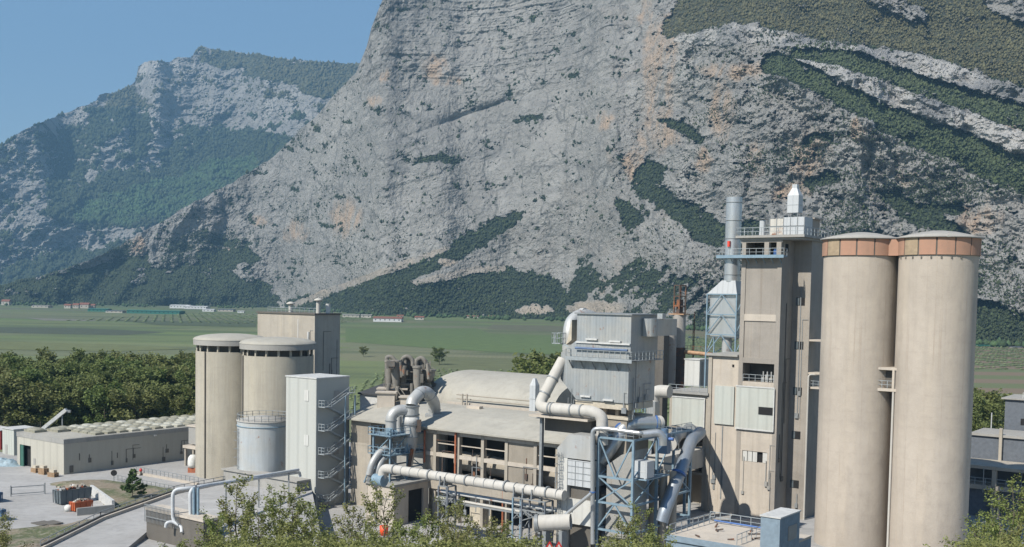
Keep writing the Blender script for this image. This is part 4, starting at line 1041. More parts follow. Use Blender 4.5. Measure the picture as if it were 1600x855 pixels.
# pipe rack
zr_ = l0.z-1.2; RKx = [run(l0,E1,p) for p in (692,714,808,830,858)]
PR = thing("pipe_rack", "long steel pipe rack with trestle legs below the ringed duct", "pipe rack", (l0.x,l0.y,0))
for px in (692, 706, 808, 822, 858):
    x = run(l0,E1,px)
    for y in (-.9,.9): MB().bar((x,y,0),(x,y,zr_),.22).build("leg", BLUED if px != 808 else TEAL, PR)
mm = MB()
xx = [run(l0,E1,p) for p in (692,706,808,822,858)]
for x in xx:
    for z in (zr_, zr_-1.5, zr_-3): mm.bar((x,-.9,z),(x,.9,z),.16)
for a, c in ((xx[0],xx[1]),(xx[2],xx[3]),(xx[3],xx[4])):
    for y in (-.9,.9):
        for z in (zr_, zr_-1.5): mm.bar((a,y,z),(c,y,z),.16)
        mm.bar((a,y,zr_-3),(c,y,zr_-1.5),.1).bar((c,y,zr_-3),(a,y,zr_-1.5),.1).bar((a,y,zr_-5.5),(c,y,zr_-3),.1)
mm.build("trestle", STEEL, PR)
x0 = run(l0,E1,672); x1 = run(l0,E1,884)
for i,(y,z,r) in enumerate(((1.6,zr_-1.4,.14),(2.0,zr_-1.4,.2),(2.5,zr_-1.35,.12),(1.6,zr_-2.3,.16),(2.3,zr_-2.35,.12))):
    MB().tube([(x0,y,z),(x1,y,z-.2)], r, 10).build("pipe", DUCTB if i % 2 else DUCT, PR)
MB().rail([(x0,3.1,zr_-2.5),(x1,3.1,zr_-2.5)],1.1,1.6,.07).box(x0,x1,1.3,3.2,zr_-2.75,zr_-2.55).build("walkway", STEEL, PR)

# low inlet duct with open mouth
i0 = at(846,818,143); IN = thing("inlet_duct", "large grey open-mouthed duct with flanged rim near ground", "duct", i0)
MB().tube([(-.6,-.3,0),(3.6,1.6,.5)], 1.05, 28, False).build("duct", DUCTB, IN); MB().tube([(-.75,-.37,-.02),(-.5,-.25,0)], 1.2, 28, False).tube([(-.5,-.25,0),(-.3,-.15,.03)], 1.2, 28, False).build("rim", STEEL, IN)
MB().tube([(.2,.1,.1),(.4,.2,.13)], 1.0, 28).build("throat", DARKC, IN); MB().box(.5,1,-.4,.8,-i0.z,-.9).box(2.6,3.1,.3,1.6,-i0.z,-.7).build("support", STEEL, IN)

# ---------------------------------------------------------------- dust collector cluster behind the hall
g0 = Vector((at(640,600,193).x, 193, 0)); CL = thing("cyclone_cluster", "cluster of dusty brown cyclones, elbows and hoods rising behind the hall", "cyclone battery", g0, 0)
rl = lambda px, py, Y=193: at(px, py, Y)-g0
DUST = metal("dust_caked_steel", (.17,.16,.14), .05, 0, .9, 0, .7, dust=(.27,.25,.21))
for i,(px,pt,pb,r,Y) in enumerate(((608,566,600,.7,193),(619,566,612,.85,192),(629,572,618,.8,193.5),(637,562,610,.75,194.5),(644,570,600,.9,195),(652,575,620,.72,190.5),(660,566,600,.8,194),(670,580,596,1.1,192.5))):
    a = rl(px,pt,Y); c = rl(px,pb,Y); mid = a.lerp(c,.45)
    MB().tube([c,mid,a],[r*.45 if i % 2 else r*.8,r,r],18).build("cyclone", DUST, CL)
    MB().tube([a,a+Vector((0,0,.35))],r*1.2,18).build("hood", DUST, CL)
for i,(pts,r) in enumerate(([[(606,566),(603,558),(612,557),(619,566)],.34],[[(629,572),(628,560),(637,556),(645,562),(645,572)],.36],[[(652,576),(650,563),(659,558),(668,570),(672,582)],.4],[[(604,580),(606,594),(622,612)],.35],[[(660,590),(672,606)],.5],[[(612,600),(634,600),(652,604)],.3])):
    MB().tube(elbow([rl(*p) for p in pts],.8), r, 14).build("pipe", DUST, CL)
rq = random.Random(21); DK2 = metal("sooty_dust_steel", (.10,.095,.085), .1, 0, .9, 0, .6, dust=(.2,.19,.16))
for k in range(46):
    px = rq.uniform(603,677); py = rq.uniform(560,612); a = rl(px,py,rq.uniform(190,195)); h = rq.uniform(.6,3.2)
    if k % 3: MB().tube([a, a+Vector((rq.uniform(-.5,.5),0,-h))], rq.uniform(.12,.5), 10).build("small_pipe", DK2 if k % 2 else DUST, CL)
    else: MB().box(a.x-rq.uniform(.3,.9),a.x+rq.uniform(.3,.9),a.y-.5,a.y+.5,a.z-h*.5,a.z).build("gear_box", DK2, CL)
MB().bar(rl(669,568),rl(669,584),.35).build("orange_post", ORANGE, CL)
mm = MB()
for px in (602,618,634,650,672): mm.bar(rl(px,558+((px*7)%9)),rl(px,640),.2)
for py in (580,592,604,619): mm.bar(rl(600,py),rl(678,py+2),.16)
mm.bar(rl(602,604),rl(618,592),.1).bar(rl(634,619),rl(650,592),.1).bar(rl(650,604),rl(672,580),.1).bar(rl(618,604),rl(634,580),.1).rail([rl(599,604),rl(622,605)],1,.8,.07).rail([rl(655,582),rl(677,583)],1,.8,.07).build("frame", DUST, CL)
c = rl(617,606); MB().box(c.x-3.1,c.x+2.4,-1.6,1.6,c.z-.25,c.z).build("deck", LIGHTC, CL)
c = rl(640,630); MB().box(c.x-3.2,c.x+2.6,-1,2,8,c.z+2.4).build("casing", DARKC, CL)
mm = MB()
for d in (0,.8): mm.bar(rl(618,606,190.5)+Vector((d,0,0)),rl(634,630,190.5)+Vector((d,0,0)),.18)
mm.build("stair", DUST, CL)
for i,(px,py,s) in enumerate(((604,614,1.5),(641,621,1.6))):
    c = rl(px,py,188); MB().box(c.x-s,c.x+s,c.y-1,c.y+1,c.z-3.5,c.z).box(c.x-s-.3,c.x+s+.3,c.y-1.3,c.y+1.3,c.z,c.z+.25).build("roof_cabin", LIGHTC, CL)

# ================================================================== CLAD DUCT TOWER
t0 = cornerT(924, 700, 143); CT = thing("clad_duct_tower", "pale ribbed sheet-metal duct tower with sloped hood and ladder beside steel frame", "duct tower", t0)
cl_ = -run(t0,-E1,884); z_ = lambda py: zat(924,py,143); zll = -run(t0,-E1,869)
MB().box(cl_, 0, 0, 3.5, z_(763), z_(722)).box(cl_-.06,.06,-.06,3.56,z_(722)-.12,z_(722)).build("upper_casing", WHITE, CT)
MB().box(cl_, .5, 0, 3.5, z_(823), z_(784)).build("lower_casing", WCLAD, CT)
MB().box(cl_+.3, -.3, .5, 3.2, z_(784), z_(763)).box(cl_+.3,-.1,.5,3.2,0,z_(823)).build("recess", DARKC, CT)
MB().box(zll, cl_-.01, -.1, 2.4, 0, z_(720)).build("ladder_casing", WCLAD, CT)
mm = MB()
for k in range(1,3): x=cl_*k/3; mm.box(x-.05,x+.05,-.05,-.002,z_(763),z_(723))
for k in range(1,4): z=z_(763)+(z_(722)-z_(763))*k/4; mm.box(cl_,0,-.045,-.003,z-.04,z+.04)
mm.build("rib", STEEL, CT)
zt0 = z_(720)+.01
MB().prism([(zll-.1,zt0),(.0,zt0),(.0,z_(682)),(cl_+.2,z_(682)),(zll-.1,z_(706))],-.15,3.2,'y').build("hood", DUCT, CT)
mm = MB().bar((zll+.25,-.4,2),(zll+.25,-.4,z_(712)),.07).bar((zll+.8,-.4,2),(zll+.8,-.4,z_(712)),.07)
z = 2.2
while z < z_(714): mm.bar((zll+.25,-.4,z),(zll+.8,-.4,z),.05); z += .4
z = 4
while z < z_(714): mm.tube([(zll+.2,-.4,z),(zll+.2,-1.1,z),(zll+.85,-1.1,z),(zll+.85,-.4,z)],.035,6); z += 1.2
mm.build("ladder", STEEL, CT)

# ================================================================== STEEL FRAME TOWER
s0 = cornerT(990, 690, 140); ST = thing("steel_frame_tower", "open blue-grey braced steel frame tower carrying silver ducts", "steel frame", s0)
fl = -run(s0,-E1,931); fb = run(s0,E2,1075); z_ = lambda py: zat(990,py,140)
ys = [0, run(s0,E2,1022), run(s0,E2,1048), fb]; zs = [0, z_(835), z_(792), z_(751), z_(689)]
for x in (fl, 0):
    for y in ys: MB().bar((x,y,0),(x,y,zs[4]+.1),.30).build("post", TEAL, ST)
mm = MB()
for z in zs[1:]:
    for x in (fl,0): mm.bar((x,0,z),(x,fb,z),.26)
    for y in (0, fb): mm.bar((fl,y,z),(0,y,z),.26)
for y in (0,):
    for a, c in ((1,2),(2,3),(3,4)):
        xm = fl/2
        if a == 2: mm.bar((fl,y,zs[a]),(0,y,zs[c]),.17).bar((0,y,zs[a]),(fl,y,zs[c]),.17)
        elif a == 3: mm.bar((fl,y,zs[c]),(xm,y,zs[a]),.17).bar((0,y,zs[c]),(xm,y,zs[a]),.17)
        else: mm.bar((fl,y,zs[a]),(xm,y,zs[c]),.17).bar((0,y,zs[a]),(xm,y,zs[c]),.17)
for x in (0,):
    for y0_, y1_ in ((ys[0],ys[1]),(ys[1],ys[2]),(ys[2],ys[3])):
        mm.bar((x,y0_,zs[3]),(x,y1_,zs[4]),.15); 
        if y0_ == 0: mm.bar((x,y1_,zs[3]),(x,y0_,zs[2]),.17).bar((x,y0_,zs[3]),(x,y1_,zs[2]),.15)
        else: mm.bar((x,y1_,zs[2]),(x,y0_,zs[3]),.15)
for x in (fl,): mm.bar((x,0,zs[3]),(x,fb,zs[4]),.15).bar((x,0,zs[1]),(x,fb,zs[3]),.15)
mm.build("brace", TEAL, ST)
MB().rail([(fl,fb,zs[4]),(fl,.0,zs[4]),(0,0,zs[4]),(0,fb,zs[4])],1.1,1.5,.06).build("railing", RAILM, ST)
MB().box(fl,0,ys[1]+.2,ys[2]-.2,zs[4]-.1,zs[4]).box(-.9,1.5,.9,ys[1]+1,zs[3]-.02,zs[3]+.12).build("deck", TEAL, ST)
wb = cornerT(1018, 735, 131.5, zs[3]+.13); WB = thing("instrument_cabinet", "white gridded cabinet perched on the steel frame's deck", "cabinet", Vector(s0)+E1*.2+E2*1.2+Vector((0,0,zs[3]+.13)))
MB().box(-.9,1.2,0,1.9,.12,2.3).build("casing", WHITE, WB); MB().box(-.95,-.7,-.05,1.6,0,.12).box(.8,1.05,-.05,1.6,0,.12).box(.0,.06,-.03,-.002,.15,1.7).box(-.9,1,-.03,-.003,.9,.95).build("base_rail", WHITEP, WB)
# grey vessel inside
VE = thing("grey_gas_cooler", "tall grey sheet vessel with sloped top inside the steel frame", "vessel", Vector(s0)+E1*(fl+.5)+E2*1.4)
zv = z_(735); MB().prism([(0,0),(-fl-1.2,0),(-fl-1.2,z_(707)),(2.2,z_(716)),(0,zv)],0,3.6,'y').build("casing", GREYC, VE)
for k in range(3): MB().tube([(-fl-1.6+k*1.25, 6.0+k*.5, 0),(-fl-1.6+k*1.25,6.0+k*.5,z_(745))],.55,18).build("pipe", HALLC, VE)
# rectangular duct gallery from the frame back to the annex
GG = thing("gas_duct_gallery", "long beige rectangular duct running from the steel frame back into the annex", "duct", A0 - E1*1.9 - E2*14)
zg = zat(1092,692,191)
MB().box(-1.6,1.4,0,14.8,zg-3.2,zg).box(-1.7,1.5,4,4.2,zg-3.3,zg+.1).box(-1.7,1.5,9,9.2,zg-3.3,zg+.1).build("casing", DUCTB, GG)
mm = MB()
for y in (1, 8): mm.bar((-1.2,y,0),(-1.2,y,zg-3.2),.4).bar((1.1,y,0),(1.1,y,zg-3.2),.4)
mm.build("support", TEAL, GG)
# silver ducts on top
SD = thing("silver_duct", "fat silver duct rising from frame and bending level with blue flanges", "duct", (s0.x,s0.y,0), 0)
o = Vector(SD.location); rel = lambda px, py, Y: at(px, py, Y)-o
MB().tube(elbow([rel(938,722,145.5),rel(955,700,145.5),rel(975,668,146.5),rel(990,661,147.0),rel(1027,661,148.5)],1.3,8), .92, 28).build("duct", CHROME, SD)
c = rel(1027,661,148.5); MB().tube([c,c+Vector((.4,.3,0))],[.95,1.0],28).build("end_cap", DUCTB, SD)
for a, c in ((rel(985,662,146.8),rel(988,661.5,123.2)),(rel(1024,661,148.5),rel(1026,661,148.5)),(rel(972,672,146.2),rel(973,670.5,122.6))): MB().tube([a,a+(c-a).normalized()*.22],1.06,28).build("blue_flange", BLUE, SD)
# second smaller silver duct
S2d = thing("insulated_pipe", "slim shiny insulated pipe climbing the frame's corner and bending along its top", "pipe", (s0.x-.1,s0.y,0), 0)
o = Vector(S2d.location); rel = lambda px, py, Y: at(px, py, Y)-o
MB().tube(elbow([rel(926,850,142.7),rel(926,671,142.7),rel(940,669,142.2),rel(1000,677,139.8),rel(1003,678,140.0)],1.1,8), .29, 16).build("pipe", CHROME, S2d)
MB().tube(elbow([rel(1003,679,141.1),rel(1030,676,141.1),rel(1036,684,141.1),rel(1036,696,141.1)],.8),.5,16).build("branch", CHROME, S2d)
MB().tube([rel(926,768,142.7),rel(926,770,142.7)],.4,16).build("blue_flange", BLUE, S2d)
S3 = thing("sloping_pipe", "slim steel pipe sloping down from the steel frame towards ladder tower", "pipe", at(924,771,141.1), 0); o = Vector(S3.location)
MB().tube([(0,0,0), at(858,826,143.3)-o], .24, 12).build("pipe", CHROME, S3); MB().bar(at(861,823,143.3)-o, at(861,900,143.3)-o,.2).build("support", STEEL, S3)
# fat sloping bypass duct with blue flange
BD = thing("bypass_duct", "thick shiny blue-tinted duct slanting down at the steel frame's rear side", "duct", at(1074,728,144.3), 0); o = Vector(BD.location)
rel = lambda px, py, Y: at(px, py, Y)-o
MB().tube(elbow([rel(1094,676,158),rel(1080,688,151),rel(1066,728,147),rel(1040,795,143.5),rel(1034,815,143.3)],1.4),.88,26).build("duct", metal("blue_tint_steel",(.24,.29,.35),0,.5,.45,0,.4), BD)
MB().tube([rel(1061,738,145.9),rel(1060,740.5,145.8)],1.0,26).build("blue_flange", BLUE, BD)
RB = thing("elbow_duct", "silver ribbed elbow duct joining the annex wall to steel frame", "duct", at(1075,684,169.3), 0); o = Vector(RB.location)
MB().tube(elbow([rel(1050,0,0.0) if False else at(1046,694,147.2)-o, at(1060,677,168)-o, at(1078,673,175)-o, at(1094,676,186)-o, at(1097,682,192)-o],1.0), .98, 24).build("duct", DUCTB, RB)
MB().tube([at(1076,673.5,168.8)-o, at(1078,673,169.3)-o],1.15,24).build("flange", STEEL, RB)
b2 = at(1040,690,143.3); BV = thing("damper_valve", "blue motorised damper housing on top of the steel frame", "valve", b2)
MB().box(-.9,.5,-.5,.5,-1.6,1.1).tube([(-.2,0,1.1),(-.2,0,1.7)],.5,14).box(-1.2,.8,-.15,.15,.2,.45).build("casing", flat("deep_blue_grey",(.10,.16,.24),.5), BV); MB().tube([(.5,-.1,.4),(1.2,-.1,.4)],.22,12).build("motor", BLUE, BV)

# ================================================================== PALE BLUE BUILDINGS
zL = 11.0; c0 = at(1156,855,110); w0 = Vector((c0.x, c0.y, 0)); zL = c0.z
LB = thing("flat_roof_building", "low pale blue building with railed dusty white roof below the brown tower", "building", w0)
ll = -run(w0,-E1,1037); lr = run(w0,E1,1200)
MB().box(ll, lr, 0, 10.5, 0, zL-.3).build("wall", BLUEW, LB); MB().box(ll-.15, lr, -.15, 10.6, zL-.29, zL-.05).build("roof", LIGHTC, LB); MB().box(ll-.2,lr,-.2,-.16,zL-.5,zL+.15).box(ll-.2,ll-.16,-.2,10.6,zL-.5,zL+.15).build("parapet", BLUEW, LB)
MB().rail([(ll+.8,9.8,zL),(ll+.2,.4,zL)],1.1,1.2,.07).rail([(ll+.2,9.9,zL),(lr-3,9.9,zL)],1.1,1.2,.07).rail([(lr-4,.5,zL),(lr-4,9.9,zL)],1.1,1.2,.06).build("railing", RAILM, LB)
MB().tube([(ll+1,9.4,zL+.25),(lr-3,9.4,zL+.2)],.1,8).build("blue_pipe", BLUE, LB)
mm = MB(); rr = random.Random(3)
for k in range(9): a = rr.uniform(ll+2,lr-4); c = rr.uniform(2,8); mm.bar((a,c,zL),(a+rr.uniform(-1.2,1.2),c+rr.uniform(-1.5,1.5),zL+rr.uniform(.02,.3)),.14)
mm.build("roof_debris", RUST, LB)
u0 = cornerT(1219, 811, 107); UB = thing("stair_head_block", "small pale blue block with flat white roof before the tower foot", "building", u0)
ul = -run(u0,-E1,1182); ub = run(u0,E2,1243); zu = zat(1219,811,107)
MB().box(ul,0,0,ub,0,zu).build("wall", BLUEW, UB); MB().box(ul-.1,.1,-.1,ub+.1,zu+.002,zu+.14).build("roof", WHITEP, UB); MB().box(0,.05,ub-3,ub-.8,zu-2.6,zu-1.1).build("window_opening", GREYC, UB)

# ================================================================== LEFT SILO GROUP
def old_silo(name, px, Y, pycap0, pycap1, pytop, pydome, lab, pipe_px):
    c = at(px, 640, Y); r = 6.6; T_ = thing("concrete_silo", lab, "silo", (c.x, Y, 0), RZ, "older domed silos")
    zz = lambda py: zat(px, py, Y-r)
    zt = zz(pytop); MB().lathe([(r, z) for z in np.linspace(-.5, zt, 22)],(0,0),80).lathe([(r,zt),(r-.4,zt),(r-.4,zt-1)],(0,0),80).build("shell", SILOL, T_)
    z0, z1 = zz(pycap1), zz(pycap0); rc = 7.05; zd = zat(px, pydome, Y)
    MB().lathe([(.01,z0),(rc,z0),(rc,z1)],(0,0),80,False).build("cap_rim", CAPG, T_)
    MB().lathe([(rc+.05,z1),(rc+.05,z1+.12)]+[(rc*math.cos(a), z1+.12+(zd-z1)*math.sin(a)) for a in np.linspace(.05,math.pi/2,9)],(0,0),80).build("dome", ROOFD, T_)
    mm = MB()
    for k in range(18):
        a = 2*math.pi*k/18; cx, cy = (r-.3)*math.cos(a), (r-.3)*math.sin(a); mm.box(cx-.16,cx+.16,cy-.16,cy+.16,zt-.5,z0)
    mm.build("stub_column", SILOL, T_); MB().lathe([(r-1.4,zt-1.0),(r-1.4,z0)],(0,0),48).build("inner_wall", DARKC, T_)
    d = (px-pipe_px)/1700*Y
    mm = MB().tube([(0,-.02,0),(0,-.02,zt)],.13,8)
    ang = math.asin(min(.99,d/r)); wx, wy = -(r+.12)*math.sin(ang), -(r+.12)*math.cos(ang)
    # camera-facing side point expressed in the silo's own frame
    th = math.atan2(c.x, Y); X_ = wx*math.cos(-th)-wy*math.sin(-th)*1.0; Y_ = wx*math.sin(-th)+wy*math.cos(-th)
    loc = (X_*E1.x+Y_*E1.y, X_*E2.x+Y_*E2.y)
    mm = MB().tube([(loc[0],loc[1],0),(loc[0],loc[1],zt)],.13,8); mm.build("downpipe", DARKC, T_)
    return T_
old_silo("a", 360, 213, 533, 541, 551, 522, "beige domed silo behind and left of the other domed silo", 323)
old_silo("b", 434, 204, 539.5, 548, 558, 527.5, "beige domed silo standing behind the pale steel tank", 382)
# steel tank
tk = at(412, 700, 192); TK = thing("steel_tank", "pale grey round steel tank with railed roof before the domed silos", "tank", (tk.x,192,0))
zt = zat(372, 656, 192); MB().lathe([(4.6,z) for z in np.linspace(-.5,zt,12)],(0,0),64).build("shell", metal("pale_tank_paint",(.42,.45,.46),.02,.1,.5,0,.5), TK)
MB().lathe([(4.75,zt),(4.75,zt+.15),(.6,zt+.9),(.01,zt+.92)],(0,0),64).lathe([(4.6,zt-.02),(4.75,zt)],(0,0),64).build("roof", CAPG, TK)
mm = MB(); pr = [(4.6*math.cos(a),4.6*math.sin(a),zt+.12) for a in np.linspace(0,2*math.pi,25)]; mm.rail(pr,1.1,1.2,.07).build("railing", RAILM, TK)
mm = MB().lathe([(4.6,zt-.9),(4.7,zt-.9),(4.7,zt-.75),(4.6,zt-.75)],(0,0),64); mm.build("rim_ring", TEAL, TK)
# clad lift tower
v0 = cornerT(494.5, 592, 180); VW = thing("clad_stair_tower", "pale grey panel-clad tower with zigzag outside stair on its shaded side", "tower", v0)
wl = -run(v0,-E1,446); wr = run(v0,E2,544); zt = zat(494.5,592.5,180)
MB().box(wl,0,0,wr,0,zt).build("wall", metal("cream_grey_cladding",(.40,.41,.38),0,0,.7,2.2,.12), VW); MB().box(wl-.12,.12,-.12,wr+.12,zt+.002,zt+.2).build("coping", WHITEP, VW)
for py in (618, 688): z = zat(478,py,181.5); x=-run(v0,-E1,478); MB().box(x-.5,x+.5,-.08,-.003,z-.9,z+.9).build("louvre", WCLAD, VW)
for k in range(4): z = zt-3.2-k*4.4; MB().box(.003,.06,wr-3.6,wr-2.4,z-1.1,z+1.0).build("door", GREYC, VW)
mm = MB(); zl_ = [zt-4.6-k*3.95 for k in range(5)]
ya, yb = 1.6, 6.2
for k, z in enumerate(zl_):
    MB().box(.1,1.6,ya-1.2,ya+.4,z-.12,z).rail([(.15,ya-1.15,z),(1.55,ya-1.15,z),(1.55,ya+.4,z)],1.05,.8,.08).build("landing", RAILM, VW)
    MB().box(.1,1.6,yb,yb+1.2,z+1.9,z+2.0).rail([(1.55,yb,z+1.95),(1.55,yb+1.2,z+1.95)],1.05,.8,.08).build("landing", RAILM, VW)
    fl2 = MB()
    for xx in (.8, 1.55): fl2.bar((xx,ya+.4,z),(xx,yb,z+1.95),.12,.28)
    fl2.bar((1.55,ya+.4,z+1.05),(1.55,yb,z+3.0),.08)
    if k: 
        for xx in (.12,.75): fl2.bar((xx,ya+.4,z+3.95),(xx,yb,z+2.0),.12,.28)
    fl2.build("stair_flight", RAILM, VW)
for y in (5.0, wr-.3): MB().bar((1.75,y,0),(1.75,y,zt-3),.2).build("post", TEAL, VW)
MB().box(wl-13, -1.5, -2.8, -.02, 0, 4.6).build("low_annex", GREYC, VW); MB().box(wl-13.3, -1.2, -3.1, -.02, 4.602, 4.85).build("annex_roof", CAPG, VW)
# grey rear tower
r0 = cornerT(492, 491, 226); RT = thing("concrete_tower", "blocky grey-beige tower with three roof vents behind the domed silos", "tower", r0)
rl_ = -run(r0,-E1,401.5); rr_ = run(r0,E2,529.5); zt = zat(492,492,226)
MB().box(rl_,0,0,rr_,0,zt).build("wall", concrete("tower_render",(.37,.335,.28),.8,.5,3.2), RT); MB().box(rl_-.25,.25,-.25,rr_+.2,zt+.002,zt+.3).build("roof_edge", DARKC, RT)
MB().rail([(rl_+1,2,zt+.3),(-1,2,zt+.3),(-1,rr_-1,zt+.3)],1.0,1.5,.07).build("roof_railing", RAILM, RT)
for x,y,h,m_,cp_ in ((-run(r0,-E1,436),3,1.7,DUCTB,1),(-.6,1.5,2.6,DUCTB,1),(1.0-1.3,4,2.0,WHITEP,0)):
    MB().tube([(x,y,zt+.3),(x,y,zt+.3+h)],.45 if cp_ else .5,14).build("vent_pipe", m_, RT)
    if cp_: MB().lathe([(.5,zt+.2+h),(.95,zt+.35+h),(.95,zt+.5+h),(.3,zt+.85+h),(.01,zt+.86+h)],(x,y),14).build("vent_cap", DUCTB, RT)
MB().box(-5.2,-5.0,-.05,-.002,zt-9,zt-1).tube([(-1.8,-.1,zt-6),(-1.8,-.1,zt-3.6)],.25,8).build("wall_pipe", WHITEP, RT)
# small service annex at the foot of the domed silo
a0 = cornerT(307, 700, 221); SA = thing("service_cabin", "narrow grey cabin with canopy at the foot of the domed silo", "cabin", a0)
MB().box(-2.6,3,0,4,zat(300,695,221),zat(300,668,221)).build("wall", GREYC, SA); MB().box(-3.2,3,-1,4,zat(300,699,221)-.3,zat(300,697,221)).box(-3,3,-.2,4.1,zat(300,668,221),zat(300,667,221)+.2).build("canopy", LIGHTC, SA)
MB().box(-2.9,-2.5,-.8,-.4,0,zat(300,699,221)-.3).box(-.3,.1,-.8,-.4,0,zat(300,699,221)-.3).build("post", HALLC, SA)
# ================================================================== WAREHOUSE
w0 = gnd(100, 742); WH = thing("warehouse", "long low pale warehouse whose flat roof carries rows of domed rooflights", "warehouse", w0)
wl = -run(w0,-E1,27); zt = zat(100,687,w0.y); LW = 48
mm = MB().box(wl,0,0,.4,0,zt-.9).box(-.4,0,.4,LW,0,zt-.9).box(wl,-.4,LW-.4,LW,0,zt-.9).box(wl,wl+.4,.4,LW-.4,0,zt-.9)
# door opening kept clear in the front face
mm = MB().box(wl+5.2,0,0,.4,0,zt-.9).box(wl,wl+1.0,0,.4,0,zt-.9).box(wl+1.0,wl+5.2,0,.4,4.4,zt-.9).box(-.4,0,.4,LW,0,zt-.9).box(wl,-.4,LW-.4,LW,0,zt-.9).box(wl,wl+.4,.4,LW-.4,0,zt-.9)
mm.build("wall", GCLAD2 if 'GCLAD2' in globals() else metal("warehouse_panel",(.40,.385,.33),0,0,.8,2.4,.3), WH)
MB().box(wl-.08,.08,-.08,LW+.08,zt-.898,zt).build("parapet", GREYC, WH); MB().box(wl+.3,-.3,.3,LW-.3,zt-.3,zt+.03).build("roof", ROOFD, WH)
MB().box(wl+1.0,wl+5.2,.9,1.1,0,4.4).build("dark_doorway", BLACK, WH); MB().box(wl+1.0,wl+2.2,.1,.3,0,4.4).build("sliding_door", flat("green_door",(.04,.12,.09),.6), WH)
MB().box(wl+6.2,wl+7.0,-.05,0,0,2.1).build("side_door", GREYC, WH); MB().box(0,.15,1.2,1.9,.3,1.6).build("meter_box", DARKC, WH)
MB().box(.0,.35,20,20.6,zt-1.2,zt-.9).build("wall_lamp", WHITEP, WH)
DOME = flat("rooflight_dome", (.42,.41,.34), .45, .3)
DOMED = flat("dusty_rooflight_dome", (.27,.26,.20), .7, .35)
rr = random.Random(9)
dm = None; ds=[]
for v in range(2):
    prof = [(1.0*math.cos(a), .30*math.sin(a)) for a in np.linspace(0,math.pi/2,5)]
    m_ = MB(); vs=[]; n=16
    for r,z in prof:
        for k in range(n):
            a=2*math.pi*k/n; c_,s_=math.cos(a),math.sin(a)
            e=.55; vs.append((1.3*r*math.copysign(abs(c_)**e,c_), .95*r*math.copysign(abs(s_)**e,s_), .35+z*1.1))
    fs=[(i*n+k,i*n+(k+1)%n,(i+1)*n+(k+1)%n,(i+1)*n+k) for i in range(4) for k in range(n)]
    m_.add(vs,fs,True).box(-1.35,1.35,-1.0,1.0,0,.36); ds.append(m_)
first=[None,None]
for i in range(5):
    for j in range(14):
        x = wl+2.6+i*(-wl-5.2)/4; y = 8.5+j*2.75
        if y < 11 and i in (0, 3): pass
        v = 0 if rr.random() < .35 else 1
        if first[v] is None: o = ds[v].build("rooflight", DOME if v==0 else DOMED, WH); first[v]=o
        else: o = first[v].copy(); COL.objects.link(o); o.parent = WH
        o.location = (x+rr.uniform(-.08,.08), y, zt+.03)
for (x,y) in ((wl+2.5,2.5),(wl+5,6.0)):
    o = first[1].copy(); COL.objects.link(o); o.parent=WH; o.location=(x,y,zt+.03); o.scale=(1.5,1.3,1.3)
# conveyor boom behind
cb0 = at(70,668,232); CV = thing("conveyor_boom", "pale raised conveyor boom poking up behind the low warehouse", "conveyor", (cb0.x,cb0.y,0), 0)
a = cb0-Vector((cb0.x,cb0.y,0)); c = at(104,640,232)-Vector((cb0.x,cb0.y,0))
MB().bar(a-Vector((2,0,1.6)),c,.9,.7).build("belt_casing", WHITEP, CV); MB().bar(c-Vector((.6,0,.3)),c+Vector((.9,0,-.4)),.5).bar(a.lerp(c,.2),Vector((a.lerp(c,.2).x,0,0)),.2).bar(a.lerp(c,.8),Vector((a.lerp(c,.8).x,0,0)),.2).build("support", STEEL, CV)
# site cabins at the left edge
cbn = gnd(22,712); SC1 = thing("site_cabin", "small pale cabin with dark side standing left of the warehouse", "cabin", cbn)
sl_ = -run(cbn,-E1,4); zc = zat(22,672,cbn.y)
MB().box(sl_,0,0,5,0,zc).build("wall", metal("cabin_panel",(.40,.42,.38),0,0,.7,1.0,.2), SC1); MB().box(sl_-.2,.2,-.2,5.2,zc+.002,zc+.16).build("roof", WHITEP, SC1); MB().box(sl_+1.2,sl_+2.1,-.04,-.002,0,2.1).build("door", GREYC, SC1)
rc = cornerT(1,700,cbn.y+8); RC = thing("red_shed", "red-walled shed half hidden at the photo's edge behind the small cabin", "shed", rc)
MB().box(-9,0,0,4,0,4.2).build("wall", flat("red_paint",(.30,.035,.03),.6), RC); MB().box(-9.2,.2,-.2,4.2,4.202,4.35).build("roof", WHITEP, RC)

# ================================================================== GROUND SURFACES
YARD = NB("dusty_yard"); _b = YARD.noise(.05,6,.65); _f = YARD.noise(.8,6,.65); _s = YARD.noise(.3,5,.6,sc3=(.25,1.4,1))
_c = YARD.mix(YARD.ramp(_b,.35,.65),(.34,.335,.325),(.26,.255,.245)); _c = YARD.mix(YARD.math('MULTIPLY',YARD.ramp(_f,.45,.75),.5),_c,(.20,.195,.185)); _c = YARD.mix(YARD.math('MULTIPLY',YARD.ramp(_s,.52,.7),.45),_c,(.42,.41,.395))
YARD.bump(_f,.3,.05); YARD = YARD.out(_c,.93)
BANK = NB("rough_bank"); _b = BANK.noise(.12,6,.7); _f = BANK.noise(1.2,6,.7)
_c = BANK.mix(BANK.ramp(_b,.44,.56),(.20,.165,.12),(.085,.10,.045)); _c = BANK.mix(BANK.math('MULTIPLY',BANK.ramp(_f,.5,.65),.7),_c,(.27,.24,.19)); BANK.bump(_f,.9,.3); BANK = BANK.out(_c,.97)
def poly3(name, pts, mat, kind=True):
    m_ = MB(); m_.add(pts,[tuple(range(len(pts)))]); o = m_.build(name, mat)
    if kind: struct(o)
    return o
yd = [(-205,120,.006),(-30,100,.006),(130,95,.006),(190,140,.006),(150,240,.006),(20,262,.006),(-55,262,.006),(-110,236,.006),(-205,232,.006)]
poly3("yard", yd, YARD)
